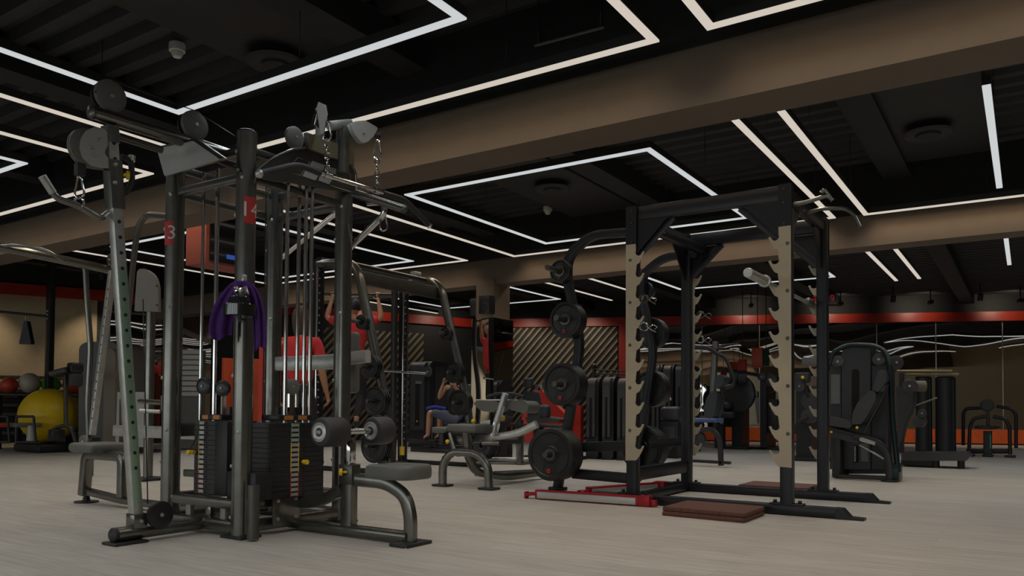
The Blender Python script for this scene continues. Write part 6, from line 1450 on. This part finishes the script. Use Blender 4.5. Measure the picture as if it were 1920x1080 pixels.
M['redshirt'] = mat('red_cotton', (.5, .025, .03), .85, noise=.15, nscale=12, bump=.2, bscale=20); M['trouser'] = mat('black_sweatpants', (.015, .015, .018), .85, noise=.2); M['shoe'] = mat('black_trainers', (.02, .02, .022), .6)
M['blacktop'] = mat('black_sports_top', (.012, .012, .014), .8); M['greyshorts'] = mat('grey_blue_leggings', (.065, .08, .12), .8, noise=.1)
# standing, seen from behind, between the bars of the cable machine
D_ = 8.15; rt = Vector(CAMR.col[0]); rt.z = 0; rt.normalize(); fw = Vector((-rt.y, rt.x, 0))
c0 = at(561, 770, d=D_); c0.z = 0
def P_(r_, z, f=0): return c0 + rt * r_ + fw * f + Vector((0, 0, z))
figure('person seen from behind in a red t-shirt and black trousers behind the guide rods', dict(pelvis=P_(0, .98), waist=P_(0, 1.12), chest=P_(0, 1.36, .0), neck=P_(0, 1.53, .01), head=P_(0, 1.70, .03),
    shl=P_(-.18, 1.46), shr=P_(.18, 1.46), ell=P_(-.24, 1.17, -.02), elr=P_(.23, 1.17, -.03), wrl=P_(-.25, .93, .05), wrr=P_(.27, .93, .04), pml=rt, pmr=-rt,
    hipl=P_(-.09, .9), hipr=P_(.09, .9), knl=P_(-.1, .5, .02), knr=P_(.12, .5, .03), anl=P_(-.11, .09), anr=P_(.14, .09, .0), toel=P_(-.13, .04, .16), toer=P_(.17, .04, .15)),
    (c0.x, c0.y, 0), fw + rt * .3, 'redshirt', 'trouser', 'shoe', 'hairbrown', 'skin', hair_long=.9)
# pull-ups on the bar far behind
D_ = 10.9; c0 = at(662, 770, d=D_); c0.z = 0
figure('person in a red shirt doing a pull-up behind the smith machine', dict(pelvis=P_(0, 1.42), waist=P_(0, 1.57), chest=P_(0, 1.82), neck=P_(0, 2.0), head=P_(0.0, 2.17, .02),
    shl=P_(-.18, 1.95), shr=P_(.18, 1.95), ell=P_(-.38, 2.02), elr=P_(.38, 2.02), wrl=P_(-.33, 2.26, .04), wrr=P_(.33, 2.26, .04), pml=fw, pmr=fw,
    hipl=P_(-.09, 1.34), hipr=P_(.09, 1.34), knl=P_(-.1, .95, .05), knr=P_(.1, .95, .05), anl=P_(-.08, .62, -.18), anr=P_(.08, .62, -.18), toel=P_(-.08, .5, -.12), toer=P_(.08, .5, -.12)),
    (c0.x, c0.y, .5), fw, 'redshirt', 'trouser', 'shoe', 'hairblack', 'skin')
t = Thing('pull_up_station', 'black pull-up bar on two posts behind the smith machine', 'gym rig', (c0.x, c0.y, 0))
pa, pb_ = P_(-.62, 2.36, .06), P_(.55, 2.36, .06)
t.part('bar', MB().cyl(pa, pb_, .017, 12), 'black'); 
for q in (pa, pb_): t.part('post', MB().beam([(q.x, q.y, .02), (q.x, q.y, 2.5)], .07, .07), 'black'); t.part('foot', MB().rbox((q.x, q.y, .02), (.3, .3, .04), .01), 'black')
# seated, facing left
yy = 11.0
def S_(px, py, f=0): return at(px, py, y=yy + f)
bl = figure('seated person in black top and grey blue leggings, left of the mirrored column', dict(pelvis=S_(858, 783), waist=S_(856, 766), chest=S_(851, 738), neck=S_(849, 716), head=S_(845, 701),
    shl=S_(838, 724, -.12), shr=S_(862, 724, .14), ell=S_(822, 748, -.16), elr=S_(868, 746, .1), wrl=S_(830, 722, -.2), wrr=S_(852, 724, -.18), pml=(1, 0, 0), pmr=(-1, 0, 0), hdl=(.3, 0, .8), hdr=(-.2, 0, .9),
    hipl=S_(855, 787, -.1), hipr=S_(856, 787, .12), knl=S_(806, 772, -.16), knr=S_(826, 773, .14), anl=S_(802, 817, -.16), anr=S_(823, 818, .12), toel=S_(794, 822, -.24), toer=S_(815, 823, .02)),
    tuple(S_(858, 800).xy) + (S_(858, 797).z,), (-.9, -.45, 0), 'blacktop', 'greyshorts', 'shoe', 'hairginger', 'skinpale', sleeve=0, legcut=.48)
single('blue_band', MB().tube([S_(800, 766, -.3), S_(815, 762, -.3), S_(836, 766, -.25)], .022, 8, .05), 'bluecloth' if 'bluecloth' in M else M.setdefault('bluecloth', mat('blue_cloth', (.02, .03, .35), .8)), 'blue band lying over the knees of the seated person', 'towel')
